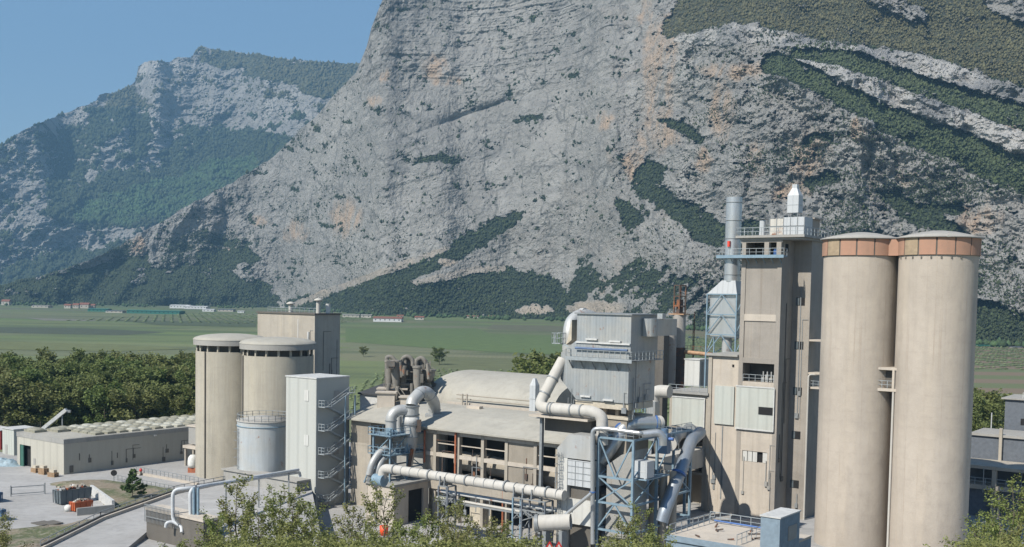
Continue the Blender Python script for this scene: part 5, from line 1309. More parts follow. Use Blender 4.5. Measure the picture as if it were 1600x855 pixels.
# rough bank between the yard and the ramp
def bank(name, outline, zmax, seed):
    P = [gnd(*p) for p in outline]; xs_=[p.x for p in P]; ys_=[p.y for p in P]
    X,Y = np.meshgrid(np.arange(min(xs_)-1,max(xs_)+1,.7), np.arange(min(ys_)-1,max(ys_)+1,.7))
    ins = inpoly(X,Y,[(p.x,p.y) for p in P]).astype(float); d = blur(blur(ins,4,0),4,1); z = np.clip((d-.35)/.65,0,1)*zmax*(.7+.5*fbm(X/6,Y/6,3,seed))+fbm(X/1.5,Y/1.5,3,seed)*.12*ins
    z = np.where(d > .35, z+.05, -.3); idx = np.arange(X.size).reshape(X.shape)
    F = np.stack([idx[:-1,:-1],idx[:-1,1:],idx[1:,1:],idx[1:,:-1]],-1).reshape(-1,4)
    return struct(fastmesh(name, np.stack([X,Y,z],-1).reshape(-1,3), F, BANK))
bank("grass_bank", [(75,756),(120,752),(165,752),(215,758),(300,770),(255,782),(180,800),(148,775)], .8, 3)
bank("soil_bank", [(-60,838),(30,832),(110,822),(180,806),(245,788),(200,810),(75,858),(60,905),(-80,905)], 1.2, 4)
# ramp road
Lp = [((66,860),.3),((160,813),1.0),((275,772),1.8),((395,747),2.6),((480,731),3.0)]
Rp = [((185,868),.35),((245,818),1.0),((345,836),1.8),((425,862),2.6),((505,852),3.0)]
lp = [gnd(p[0],p[1],z) for p,z in Lp]; rp = [gnd(p[0],p[1],z) for p,z in Rp]
m_ = MB(); vs = []
for a,c in zip(lp,rp): vs += [a,c,Vector((a.x,a.y,-.2)),Vector((c.x,c.y,-.2))]
fs = []
for i in range(4): fs += [(i*4,i*4+1,i*4+5,i*4+4),(i*4+2,i*4,i*4+4,i*4+6),(i*4+1,i*4+3,i*4+7,i*4+5)]
m_.add(vs,fs); struct(m_.build("ramp_road", YARD))
m_ = MB()
for a,c in zip(lp,lp[1:]): m_.bar(a+Vector((0,0,.2)),c+Vector((0,0,.2)),.35,.55)
KB = tag(m_.build("ramp_kerb", LIGHTC), "long pale concrete kerb wall edging the sloping access road", "kerb")
FN = thing("ramp_railing", "dark steel railing following the sloping access road's outer edge", "railing", (lp[0].x,lp[0].y,0), 0)
o = Vector(FN.location); off = Vector((-.5,.6,.1))
MB().rail([p+off-o for p in lp],1.1,2.0,.09).build("rail", STEEL, FN)
m_ = MB()
for a,c in zip(lp,lp[1:]): m_.bar(a+off-o+Vector((0,0,.1)),c+off-o+Vector((0,0,.1)),.15,.7)
m_.build("base_wall", DARKC, FN)
# low wall with fence near the silos
for i,(a,c,lab) in enumerate((((213,740),(310,758),"white topped low wall with dark mesh fence, the stretch nearer the domed silo"),((178,750),(306,775),"thin grey post fence beside the small tree at the bank"))):
    p,q_ = gnd(*a),gnd(*c); F_ = thing("low_fence", lab, "fence", p, 0)
    MB().rail([(0,0,.35 if i==0 else 0),q_-p+Vector((0,0,.35 if i==0 else 0))],1.0,1.3,.09).build("rail", STEEL, F_)
    if i==0: MB().bar((0,-.3,.2),q_-p+Vector((0,-.3,.2)),.5,.45).build("wall", LIGHTC, F_)
p = gnd(143,772); q_ = gnd(177,797); RW = thing("retaining_wall", "bright white retaining wall behind the skips at the bank's foot", "wall", p, 0)
MB().bar((0,0,.8),q_-p+Vector((0,0,.8)),.45,1.6).build("wall", WHITEP, RW)
p2 = gnd(120,806); q2 = gnd(178,800); RW2 = thing("low_block_wall", "low grey block wall in front of the orange skip", "wall", p2, 0)
MB().bar((0,0,.6),q2-p2+Vector((0,0,.6)),.4,1.2).build("wall", GREYC, RW2)
# gate
p = gnd(17,776); q_ = gnd(70,772); GT = thing("swing_gate", "wide tubular grey gate frame standing in the dusty yard", "gate", p, 0); d = q_-p
MB().bar((0,0,0),(0,0,1.9),.16).bar(d,d+Vector((0,0,2.0)),.18).build("post", STEEL, GT); MB().bar((0,0,1.6),d+Vector((0,0,1.6)),.12).bar((0,0,.4),d+Vector((0,0,.4)),.12).bar(d*.02+Vector((0,0,.4)),d*.02+Vector((0,0,1.6)),.1).bar(d*.98+Vector((0,0,.4)),d*.98+Vector((0,0,1.6)),.1).build("leaf", STEEL, GT)
# skips
def skip(name, near, far_l, right, hpx, col, lab, load, seed):
    c0 = gnd(*near); T_ = thing(name, lab, "skip", c0, RZ); l_ = -run(c0,-E1,far_l); r_ = run(c0,E2,right); h = zat(near[0],hpx,c0.y)
    t = .35; m_ = MB(); m_.add([(l_+t,t*.3,.15),(-.02,t*.3,.15),(-.02,r_-t,.15),(l_+t,r_-t,.15),(l_,0,h),(0,0,h),(0,r_,h),(l_,r_,h),(l_+.15,.15,h),(-.15,.15,h),(-.15,r_-.15,h),(l_+.15,r_-.15,h),(l_+.15,.15,h-.5),(-.15,.15,h-.5),(-.15,r_-.15,h-.5),(l_+.15,r_-.15,h-.5)],
        [(3,2,1,0),(0,1,5,4),(1,2,6,5),(2,3,7,6),(3,0,4,7),(4,5,9,8),(5,6,10,9),(6,7,11,10),(7,4,8,11),(8,9,13,12),(9,10,14,13),(10,11,15,14),(11,8,12,15),(12,13,14,15)])
    m_.build("body", col, T_); m_ = MB()
    k = 0
    n_ = max(3,int(-l_/1.1))
    for k in range(n_+1): x = l_+k*(-l_)/n_; m_.bar((x*.96-.05,.02,.2),(x,-.06,h-.05),.1)
    n_ = max(3,int(r_/1.1))
    for k in range(n_+1): y = k*r_/n_; m_.bar((.0,y*.96,.2),(.06,y,h-.05),.1)
    m_.bar((l_,-.04,h),(0,-.04,h),.12).bar((.04,0,h),(.04,r_,h),.12).build("rib", col, T_)
    g = random.Random(seed); cols_ = [WHITEP,HALLC,RUST,ORANGE,GREYC,SKIN_BEIGE]
    for ci in range(len(cols_)):
        m_ = MB()
        for k in range(14):
            a = Vector((g.uniform(l_+.4,-.4),g.uniform(.4,r_-.4),h-.3+g.uniform(0,load))); s = g.uniform(.15,.42)
            m_.bar(a-Vector((g.uniform(-1,1),g.uniform(-1,1),g.uniform(-.5,.5)))*s,a+Vector((g.uniform(-1,1),g.uniform(-1,1),g.uniform(-.5,.5)))*s,s*1.2,s*.8)
        m_.build("rubble_load", cols_[ci], T_)
    return T_
skip("skip_container", (95,790), 83, 143, 768, flat("grey_skip_paint",(.10,.12,.13),.6), "long dark grey ribbed skip heaped with rubble, behind the orange skip", .7, 1)
skip("skip_container", (117,801), 109, 145, 786, flat("orange_skip_paint",(.50,.12,.04),.6), "short orange skip full of scrap in front of the grey skip", .6, 2)
skip("skip_container", (-2,786), -30, 4, 770, flat("blue_skip_paint",(.06,.12,.2),.6), "blue skip cut by the photo's edge, upper of two", .1, 3)
skip("skip_container", (2,815), -30, 9, 797, flat("blue_skip_paint2",(.08,.15,.24),.6), "blue skip cut by the photo's edge, lower of two", .1, 4)
c0 = gnd(48,818); PZ = thing("dark_patch_sheet", "dark patch drawn as flat sheets on the dusty yard near the blue skip", "plate", c0)  # made-up sheets stand in for a shadow-dark patch on the yard
MB().box(0,3.0,0,2.2,.02,.14).box(1.2,4.0,.8,3.0,.145,.24).build("sheet", DARKC, PZ)
bgm = flat("big_bag_fabric",(.62,.62,.58),.8); c0 = gnd(108,798)
for i,(px,py,lab) in enumerate(((107,799,"white sack standing between the grey skip and orange skip"),)):
    c0 = gnd(px,py); BG = thing("bulk_bag", lab, "sack", c0); MB().lathe([(.01,0),(.5,.02),(.62,.4),(.6,.8),(.35,1.05),(.01,1.0)],(0,0),12).build("bag", bgm, BG)
# pallets
for i,(px,py,lab) in enumerate(((56,738,"stack of tan pallets by the warehouse wall, farthest from the corner"),(68,741,"stack of tan pallets by the warehouse wall, middle stack"),(83,745,"stack of tan pallets by the warehouse wall, closest to the corner"))):
    c0 = gnd(px,py); PL = thing("pallet_stack", lab, "pallets", c0, RZ+.1*i, "pallet stacks along the warehouse")
    m_ = MB(); hh = 5+i % 2*2
    for k in range(hh):
        for s in (-.5,0,.5): m_.box(-.9,.9,s-.07,s+.07,k*.17,k*.17+.1)
        for s in range(5): m_.box(-.9+s*.4,-.9+s*.4+.22,-.6,.6,k*.17+.101,k*.17+.14)
    m_.build("pallet_boards", flat("pallet_wood",(.40,.27,.16),.85), PL)
    MB().box(-.6,.6,-.4,.4,hh*.17,hh*.17+.5).build("crate", SKIN_BEIGE, PL)
# mirror post, bollard
c0 = gnd(178,755); MP = thing("road_mirror", "dark round mirror on a short post at the yard's fence end", "mirror", c0, 0)
MB().bar((0,0,0),(0,0,1.7),.12).build("post", STEEL, MP); MB().tube([(0,-.1,1.9),(0,.12,1.9)],.55,20).build("mirror_disc", BLACK, MP)
c0 = gnd(220,743); BL = thing("red_hydrant", "small red and dark hydrant at the white wall's end", "hydrant", c0, 0)
MB().lathe([(.01,0),(.3,0),(.22,.3),(.2,.8),(.01,.82)],(0,0),12).build("base", DARKC, BL); MB().lathe([(.25,.82),(.32,1.0),(.2,1.35),(.01,1.42)],(0,0),12).build("cap", flat("red_cap",(.5,.04,.03),.5), BL)
# tarpaulin heap by the cabin
c0 = gnd(14,727); TB = thing("tarpaulin_heap", "heap covered with pale blue tarpaulin below the small cabin", "heap", c0, 0)
X,Y = np.meshgrid(np.linspace(-6,3,40),np.linspace(-2,2,20)); Z = np.clip(1.3*np.exp(-((X+1.5)/3.2)**4-(Y/1.5)**4)*(1+.5*fbm(X,Y,3,2)),0,9)-.03
idx=np.arange(X.size).reshape(X.shape); o=fastmesh("tarpaulin",np.stack([X,Y,Z],-1).reshape(-1,3),np.stack([idx[:-1,:-1],idx[:-1,1:],idx[1:,1:],idx[1:,:-1]],-1).reshape(-1,4),flat("tarpaulin_blue",(.30,.40,.45),.6,.5)); o.parent=TB
# white figure-like big bag and orange base near silo: loading spout bags
c0 = at(301,745,214); BGX = thing("bulk_bag", "tall white bulk bag on an orange stand at the domed silo's foot", "sack", (c0.x,214,0), 0)
MB().lathe([(.01,1.0),(.8,1.0),(.95,1.6),(.9,2.9),(.5,3.5),(.01,3.4)],(0,0),14).build("bag", bgm, BGX); MB().box(-.8,.8,-.6,.6,0,.98).build("stand", ORANGE, BGX)

# ================================================================== PIPE LINE AND PIT
p0 = cornerT(318,838,148,0); VP = thing("valve_pit", "raised concrete pit slab with a barred front below the pipe bend", "pit", p0)
vl = -run(p0,-E1,229); vb = run(p0,E2,342); zp = zat(318,812,148)
MB().box(vl,0,0,vb,0,zp-.35).build("wall", DARKC, VP); MB().box(vl-.2,.2,-.2,vb+.2,zp-.348,zp).build("slab", LIGHTC, VP)
m_ = MB(); n_=26
for k in range(n_): x=vl+.1+k*(-vl*.62)/n_; m_.bar((x,-.35,zp-2.0),(x,-.35,zp+.55),.07)
m_.bar((vl,-.35,zp+.5),(vl*.38,-.35,zp+.5),.09).bar((vl,-.35,zp-1.2),(vl*.38,-.35,zp-1.2),.09).build("bar_fence", STEEL, VP)
PLT = thing("pipe_line", "pair of pale insulated pipes rising from the pit and running towards the clad tower", "pipeline", (p0.x,p0.y,0), 0)
o = Vector(PLT.location)
up = lambda px,py,Y: at(px,py,Y)-o
GPIP = flat("pale_pipe_lagging",(.50,.52,.53),.45,.2)
MB().tube(elbow([up(289,826,151),up(270,815,151.5),up(270,765,151.5),up(297,763,152),up(466,734,177)],1.0),.26,14).build("pipe", GPIP, PLT)
MB().tube(elbow([up(298,826,151.5),up(297,764,151.5),up(320,759,154),up(468,738,178),up(469,745,178)],1.0),.26,14).build("pipe", GPIP, PLT)
MB().tube(elbow([up(259,824,151),up(260,817,151),up(270,815,151.3),up(284,823,151),up(284,832,150.5)],.5),.24,12).build("branch", GPIP, PLT)
for px in (303,309.5): MB().tube([up(px,832,151),up(px,762,151.5)],.2,12).build("riser", TEAL, PLT)
MB().bar(up(306,832,152),up(306,758,152),.22).bar(up(300,762,152),up(312,762,152),.18).build("post", BLUED, PLT)
m_ = MB()
for t in (.3,.6,.9): c=up(297,763,152).lerp(up(466,734,177),t); m_.bar(Vector((c.x,c.y,2)),c-Vector((0,0,.3)),.2)
m_.build("support", STEEL, PLT)

# ================================================================== RIGHT-HAND BUILDINGS
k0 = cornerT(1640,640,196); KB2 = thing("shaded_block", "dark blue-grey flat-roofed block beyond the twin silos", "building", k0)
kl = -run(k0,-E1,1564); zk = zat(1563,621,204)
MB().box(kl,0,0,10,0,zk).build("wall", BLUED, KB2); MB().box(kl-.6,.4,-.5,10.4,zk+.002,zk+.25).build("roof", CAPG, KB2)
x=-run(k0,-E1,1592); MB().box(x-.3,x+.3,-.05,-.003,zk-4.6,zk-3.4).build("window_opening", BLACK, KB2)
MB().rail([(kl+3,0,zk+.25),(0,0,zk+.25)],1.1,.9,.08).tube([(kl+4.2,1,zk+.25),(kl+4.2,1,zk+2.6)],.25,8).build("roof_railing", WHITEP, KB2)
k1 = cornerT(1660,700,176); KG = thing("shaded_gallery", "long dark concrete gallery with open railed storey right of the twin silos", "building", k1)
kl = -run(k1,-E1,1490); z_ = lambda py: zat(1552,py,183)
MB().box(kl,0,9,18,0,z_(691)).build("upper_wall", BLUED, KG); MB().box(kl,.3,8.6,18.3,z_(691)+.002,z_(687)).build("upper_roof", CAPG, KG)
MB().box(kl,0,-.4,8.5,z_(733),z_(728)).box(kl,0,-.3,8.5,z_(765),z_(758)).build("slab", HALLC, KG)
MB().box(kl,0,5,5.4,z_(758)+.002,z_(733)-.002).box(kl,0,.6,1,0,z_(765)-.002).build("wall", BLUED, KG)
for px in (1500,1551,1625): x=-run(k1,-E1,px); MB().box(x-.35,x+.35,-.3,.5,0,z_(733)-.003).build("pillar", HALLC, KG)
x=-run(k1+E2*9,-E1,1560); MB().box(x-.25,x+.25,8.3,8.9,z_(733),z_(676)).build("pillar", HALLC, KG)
MB().rail([(kl,-.2,z_(758)),(0,-.2,z_(758))],1.15,1.6,.09).build("railing", RAILM, KG)
m0 = gnd(1549,700); MS = thing("thin_mast", "thin bare pole rising behind the shaded gallery near field trees", "pole", (at(1549,660,230).x,230,0), 0)
MB().bar((0,0,0),(0,0,zat(1549,645,230)),.16).build("pole", WHITEP, MS)

# ================================================================== CAR, SIGN, DRUM
def P2(px,py,Y): return at(px,py,Y)
c0 = gnd(797,856,0); CR = thing("parked_car", "white parked car partly hidden by leaves near the open duct mouth", "car", c0, RZ+.2)
body = [(-2.1,.35),(-2.15,.75),(-1.9,.95),(-1.1,1.02),(-.5,1.45),(.8,1.47),(1.5,1.05),(2.05,.9),(2.15,.5),(2.1,.3)]
MB().prism(body,-.85,.85,'y').build("body", WHITEP, CR)
MB().prism([(-1.0,1.03),(-.48,1.40),(.78,1.42),(1.35,1.06)],-.87,.87,'y').build("window", BLACK, CR)
for x in (-1.3,1.35):
    for y in (-.8,.8): MB().tube([(x,y-.1,.33),(x,y+.1,.33)],.33,16).build("wheel", BLACK, CR)
c0 = at(866,853,128); WS = thing("warning_sign", "red and white triangular warning boards under the sloping pipe", "sign", (c0.x,128,0), 0)
for dx in (-.55,.55):
    z=c0.z; MB().add([(dx-.62,-.05,z-.5),(dx+.62,-.05,z-.5),(dx,-.05,z+.6),(dx-.62,0,z-.5),(dx+.62,0,z-.5),(dx,0,z+.6)],[(0,1,2),(5,4,3),(0,3,4,1),(1,4,5,2),(2,5,3,0)]).build("red_board", flat("sign_red",(.5,.03,.02),.5), WS)
    MB().add([(dx-.33,-.06,z-.36),(dx+.33,-.06,z-.36),(dx,-.06,z+.24),(dx-.33,-.052,z-.36),(dx+.33,-.052,z-.36),(dx,-.052,z+.24)],[(0,1,2),(5,4,3),(0,3,4,1),(1,4,5,2),(2,5,3,0)]).build("white_face", WHITEP, WS)
MB().bar((0,.05,0),(0,.05,c0.z),.1).build("post", STEEL, WS)
c0 = at(600,826,150); OD = thing("orange_drum", "bright orange-red drum among the leaves below the beige block", "drum", (c0.x,150,c0.z-.9), 0)
MB().lathe([(.01,0),(.6,0),(.6,1.3),(.01,1.3)],(0,0),16).build("body", flat("signal_orange",(.75,.08,.02),.5), OD); MB().box(-.7,.7,-.7,.7,-(c0.z-.9),-.01).build("stand", GREYC, OD)

# parcels of the plain
for k,(c_,pts) in enumerate((((.07,.088,.05),[(-10,511),(130,513),(262,519),(190,524),(-10,520)]),((.125,.13,.075),[(770,507),(990,511),(990,521),(880,519),(760,514)]),((.105,.155,.05),[(540,513),(745,513),(765,521),(900,525),(900,556),(700,546),(540,534)]),
    ((.125,.14,.062),[(640,556),(880,562),(900,604),(750,600),(640,580)]),((.20,.195,.15),[(40,496.5),(120,499),(165,502),(70,501)]),((.14,.16,.06),[(-10,533),(180,538),(300,545),(180,549),(-10,546)]),((.075,.10,.045),[(180,500),(400,503),(400,511),(250,508)]))):
    bq = NB("parcel_soil"); nq = bq.noise(.08,6,.7,sc3=(1,2.5,1)); mq = bq.out(bq.mix(bq.ramp(nq,.35,.65),c_,tuple(v*.62 for v in c_)),.97)
    poly3("field", [tuple(gnd(px,py,.05+.03*k)) for px,py in pts], mq)
# ================================================================== FAR SETTLEMENT
RTILE = flat("roof_tile_red",(.24,.10,.065),.85,.3); FWALL = flat("far_plaster",(.50,.46,.39),.85,.15); FWH = flat("far_white",(.66,.66,.65),.8,.1); FGR = flat("far_green_sheet",(.035,.17,.13),.7,.15); FBL=flat("far_slate",(.10,.12,.15),.8,.2)
def far_house(px, py, wpx, hpx, kind, lab, grp=None):
    c0 = gnd(px, py); s = c0.y/1700; w_ = wpx*s; h = hpx*s; d_ = min(w_*.7, 30); T_ = thing("farm_house" if kind=='h' else "factory_shed", lab, "house" if kind=='h' else "shed", c0, 0, grp)
    wm, rm = {'h':(FWALL,RTILE),'w':(FWH,FWH),'g':(FGR,FGR),'s':(FWALL,FBL),'p':(FWH,RTILE),'b':(FWALL,CAPG)}[kind]
    MB().box(-w_/2,w_/2,0,d_,0,h*.65).build("wall", wm, T_)
    hr = h*(1.0 if kind in 'hp' else .8)
    MB().prism([(-.6,h*.65+.01),(d_/2,hr),(d_+.6,h*.65+.01)],-w_/2-.6,w_/2+.6).build("roof", rm, T_)
    m_ = MB(); n_ = max(2,int(w_/6))
    for k in range(n_): x=-w_/2+(k+.5)*w_/n_; m_.box(x-.7,x+.7,-.08,-.003,h*.28,h*.48)
    m_.build("window", BLACK, T_)
L_ = [(8,477,12,9,'h',"lone pale house at the far left below the wooded slope"),(62,481,26,5,'b',"low grey farm store at the far left edge of the fields"),
 (105,482,10,7,'h',"small red-roofed farmhouse left of the village cluster"),(118,482,9,8,'h',"white-walled red-roofed farmhouse in the village, left one"),(131,482,14,9,'h',"largest red-roofed farmhouse of the village cluster"),(143,482,9,7,'h',"small red-roofed farmhouse right end of the village cluster"),
 (152,487,30,6,'g',"dark green shed immediately right of the village houses"),(178,489,26,5,'s',"slate-roofed low shed with pale wall left of the green halls"),(215,490,34,7,'g',"big teal green hall, left half of the green pair"),(256,491,48,7,'g',"big teal green hall, right half of the green pair"),
 (280,482,30,7,'w',"long white factory shed with tall end behind the green halls"),(305,483,34,6,'w',"long white factory shed in the middle of the white row"),(325,487,18,5,'w',"white factory shed at the row's near right"),(352,487,24,5,'s',"slate-roofed shed right of the white factory row"),(376,489,10,4,'w',"tiny white shed right of the slate-roofed shed"),
 (548,496,26,6,'b',"low beige farm building right behind the grey rear tower"),(572,497,16,7,'b',"beige barn next to the low farm building"),(605,503,44,8,'p',"white building with flat red roof in front of beige barn"),(625,497,10,5,'h',"small house behind the white red-roofed building"),
 (655,500,14,6,'h',"small house by the wood's foot at mid plain"),(738,497,18,4,'h',"red-roofed cottage row at the foot of the wedge wood"),(790,497,20,6,'h',"wide pinkish farmhouse left of the quarry scar"),(768,498,10,5,'h',"little farmhouse left of the wide pinkish farmhouse"),
 (1548,542,36,3,'g',"pale turquoise greenhouse row at the end of the brown field"),(1592,544,20,3,'s',"low dark sheds beside the turquoise greenhouses")]
for t in L_: far_house(*t, grp="far buildings along the plain's edge")

# ================================================================== SMALL FIXTURES ON THE WALLS
rf = random.Random(77)
def fixtures(T_, x0, x1, y, z0, z1, n, side=False, dark=STEEL):
    "conduits, junction boxes and lamps fixed to a wall: on plane y (front) or on plane x=y (side)"
    m_ = MB(); bx_ = MB()
    def B(a, c, d, z_0, z_1):
        if side: m_.box(y, y+d, a, c, z_0, z_1)
        else: m_.box(a, c, y-d, y, z_0, z_1)
    for k in range(n):
        a = rf.uniform(x0, x1-.3); lo = rf.uniform(z0, z0+(z1-z0)*.5); hi = rf.uniform(lo+1, z1)
        B(a, a+rf.choice((.06,.09,.14)), rf.uniform(.05,.12), lo, hi)
        if rf.random() < .6: B(a-rf.uniform(0,.3), a+rf.uniform(.2,.6), rf.uniform(.1,.25), lo-.4, lo+rf.uniform(.1,.5))
        if rf.random() < .3: c_ = min(x1, a+rf.uniform(1,4)); B(a, c_, .06, hi-.08, hi)
    m_.build("wall_conduit", dark, T_)
fixtures(MT, -11.5, -8.6, .08, 2, 17, 5)
fixtures(MT, -7.4, -.2, -.01, 1, 14, 6, False, GREYC); fixtures(MT, .8, 4.5, .01, 2, 40, 4, True, DARKC); fixtures(MT, .3, 2.8, 4.88, 1, 44, 4)
fixtures(AN, -6, -.3, .0, 5, 14, 4)
fixtures(HL, 2, 28, -.06, 1, 12, 12); fixtures(HL, 2, 28, .1, 6.5, 13, 8, False, RUST)
fixtures(FB, -10, -.4, -.13, 20, 24, 4); fixtures(FB, .6, 6, .0, 20, 31, 5, True)
fixtures(RT, -11, -.5, -.01, 5, 29, 6, False, GREYC); fixtures(RT, 1, 9, .0, 10, 30, 5, True, DARKC)
fixtures(BK, -5, -.6, -.01, .5, 5, 3); fixtures(WH, 3, 40, .0, .5, 4.5, 14, True, DARKC); fixtures(VW, 7, 9.5, .02, 2, 18, 4, True)
fixtures(LB, -12, -1, -.01, 5, 9.5, 5); fixtures(KG, -30, -2, -.4, 2, 9, 10, False, GREYC)
# ladders with hoops on the twin silos and the tank
def hoop_ladder(T_, ang, r, z0, z1):
    c, s = math.cos(ang), math.sin(ang); t = Vector((-s, c, 0))*.25; o_ = Vector((c, s, 0)); m_ = MB()
    for q_ in (-1, 1): m_.bar(o_*(r+.15)+t*q_+Vector((0,0,z0)), o_*(r+.15)+t*q_+Vector((0,0,z1)), .06)
    z = z0
    while z < z1: m_.bar(o_*(r+.15)-t+Vector((0,0,z)), o_*(r+.15)+t+Vector((0,0,z)), .04); z += .6
    z = z0+2.5
    while z < z1: m_.tube([o_*(r+.15)+t*1.4+Vector((0,0,z)), o_*(r+.8)+t*1.2+Vector((0,0,z)), o_*(r+.8)-t*1.2+Vector((0,0,z)), o_*(r+.15)-t*1.4+Vector((0,0,z))], .035, 5); z += 1.5
    m_.build("ladder", STEEL, T_)
hoop_ladder(TK, -1.9, 4.6, 0, 12)
m_ = MB()
for k in range(8):
    a = -1.57-.9+.25*k; m_.box(5.3*math.cos(a)-.1,5.3*math.cos(a)+.1,5.3*math.sin(a)-.1,5.3*math.sin(a)+.1,42.2,42.5)
m_.build("ring_bracket", DARKC, s2o)
# loose cables and guy lines over the yard
# ================================================================== TREES
def leafmat(name, cols, trans=.35):
    b = NB(name); oi = b.n('ShaderNodeObjectInfo'); a = b.n('ShaderNodeAttribute'); a.attribute_name = 'tint'
    base = b.mix(a.outputs['Fac'], cols[0], cols[1]); base = b.mix(b.math('MULTIPLY', oi.outputs['Random'], .7), base, cols[2])
    b.out(base, .75); tr = b.t.nodes.new('ShaderNodeBsdfTranslucent'); b.l(base, tr.inputs[0])
    mx = b.t.nodes.new('ShaderNodeMixShader'); mx.inputs[0].default_value = trans; b.l(b.p.outputs[0], mx.inputs[1]); b.l(tr.outputs[0], mx.inputs[2])
    out_ = [n for n in b.t.nodes if n.type == 'OUTPUT_MATERIAL'][0]; b.l(mx.outputs[0], out_.inputs[0]); return b.m
LF_NEAR = leafmat("young_leaves", ((.12,.165,.035),(.23,.27,.075),(.20,.18,.07)))
LF_BELT = leafmat("belt_leaves", ((.078,.125,.03),(.155,.20,.048),(.18,.17,.06)))
LF_DARK = leafmat("conifer_leaves", ((.05,.10,.03),(.10,.16,.045),(.08,.12,.04)))
BARK = flat("bark", (.14,.115,.085), .95, .4)
def leaves(P, size, g, flatten=.6):
    N = len(P); s = size*g.uniform(.6, 1.4, N)[:, None]
    u = g.normal(0, 1, (N, 3)); u[:, 2] *= flatten; u /= np.linalg.norm(u, axis=1)[:, None]; t = g.normal(0, 1, (N, 3)); v = np.cross(u, t); v /= np.linalg.norm(v, axis=1)[:, None]
    q = np.stack([P-u*s, P-v*s*.55, P+u*s, P+v*s*.55], 1).reshape(-1, 3); return q, np.arange(4*N).reshape(N, 4)
def make_tree(name, label, cat, H, seed, nl, leaf, kind, mat, group, shape='airy'):
    g = np.random.default_rng(seed); rt = random.Random(seed); T_ = thing(name, label, cat, (0,0,0), 0, group)
    tr = MB(); pts = [Vector((0,0,-.5))]; n = 7; lean = Vector((rt.uniform(-.06,.06), rt.uniform(-.06,.06), 0))
    for i in range(1, n+1): pts.append(Vector((lean.x*H*i/n+rt.uniform(-.12,.12)*H/10, lean.y*H*i/n+rt.uniform(-.12,.12)*H/10, H*.93*i/n)))
    r0 = H*.013; tr.tube(pts, [r0*(1.05-i/(n+.3)) for i in range(n+1)], 7); LP = []; wts = []
    limbs = {'airy': 22, 'belt': 20, 'cone': 34}[shape]
    for k in range(limbs):
        f = (.22 + .74*(k/limbs)) if shape != 'belt' else (.16+.78*k/limbs); z0 = f*n; i = min(int(z0), n-1); a0 = pts[i].lerp(pts[i+1], z0-i)
        az = k*2.4+rt.uniform(-.5,.5)
        if shape == 'airy': L = H*(.30*(1-f)+.10)*rt.uniform(.7,1.25); el = rt.uniform(.55,1.1)
        elif shape == 'belt': L = H*(.30*math.sin(math.pi*min(1,(f*.9+.12)))+.05)*rt.uniform(.7,1.3); el = rt.uniform(.25,.95)
        else: L = H*.34*(1-f)*rt.uniform(.85,1.15)+.15; el = rt.uniform(-.05,.25)
        d = Vector((math.cos(az)*math.cos(el), math.sin(az)*math.cos(el), math.sin(el)))
        m1 = a0+d*L*.5+Vector((0,0,-.02*L)); e1 = a0+d*L+Vector((0,0,.10*L)); tr.tube([a0,m1,e1],[r0*(1-f)*.5+.01, r0*(1-f)*.3+.008, .006],5,False)
        tw = [(a0.lerp(m1,.6), m1, e1)]
        for j in range(5):
            b0 = a0.lerp(e1, rt.uniform(.3,.95)); dd = (d+Vector((rt.uniform(-.8,.8),rt.uniform(-.8,.8),rt.uniform(-.2,.7)))).normalized(); e2 = b0+dd*L*rt.uniform(.25,.5)
            tr.tube([b0,e2],[.012+.0*H,.004],4,False); tw.append((b0,b0.lerp(e2,.5),e2))
        for (p,m_,e_) in tw:
            LP.append((p,e_)); wts.append((e_-p).length)
    w_ = np.array(wts); w_ /= w_.sum(); ii = g.choice(len(LP), nl, p=w_)
    A = np.array([LP[i][0] for i in ii]); B = np.array([LP[i][1] for i in ii]); t = g.beta(2,1.2,nl)[:, None]
    P = A*(1-t)+B*t + g.normal(0, H*{'airy':.013,'belt':.03,'cone':.012}[shape], (nl,3)); V,F = leaves(P, leaf, g)
    tint = np.clip(.5+fbm(P[:,0]*.7+seed, P[:,2]*.7+P[:,1]*.5, 3, seed)*1.2+g.normal(0,.18,nl), 0, 1)
    tr.build("trunk", BARK, T_); o = fastmesh("crown", V, F, mat, False, {'tint': np.repeat(tint, 4)}); o.parent = T_
    return T_
# hillside in front
X,Y = np.meshgrid(np.arange(-90,92,2.5), np.arange(-30,138,2.5)); Z = 31.5-.25*Y-np.abs(X)*.02+fbm(X/14,Y/14,4,6)*1.2; Z = np.where(Y<20, 30.5-np.abs(X)*.05+0*Y, Z); Z = np.minimum(Z, 35.0-np.maximum(Y,0)*.252)
Z = np.where(Y > 118, np.minimum(Z, .25-(Y-118)*.06), Z); idx = np.arange(X.size).reshape(X.shape)
HZM = struct(fastmesh("hillside", np.stack([X,Y,Z],-1).reshape(-1,3), np.stack([idx[:-1,:-1],idx[:-1,1:],idx[1:,1:],idx[1:,:-1]],-1).reshape(-1,4), BANK))
def hillz(x, y): return min(31.5-.25*y-abs(x)*.02, 35-.252*y)-.6
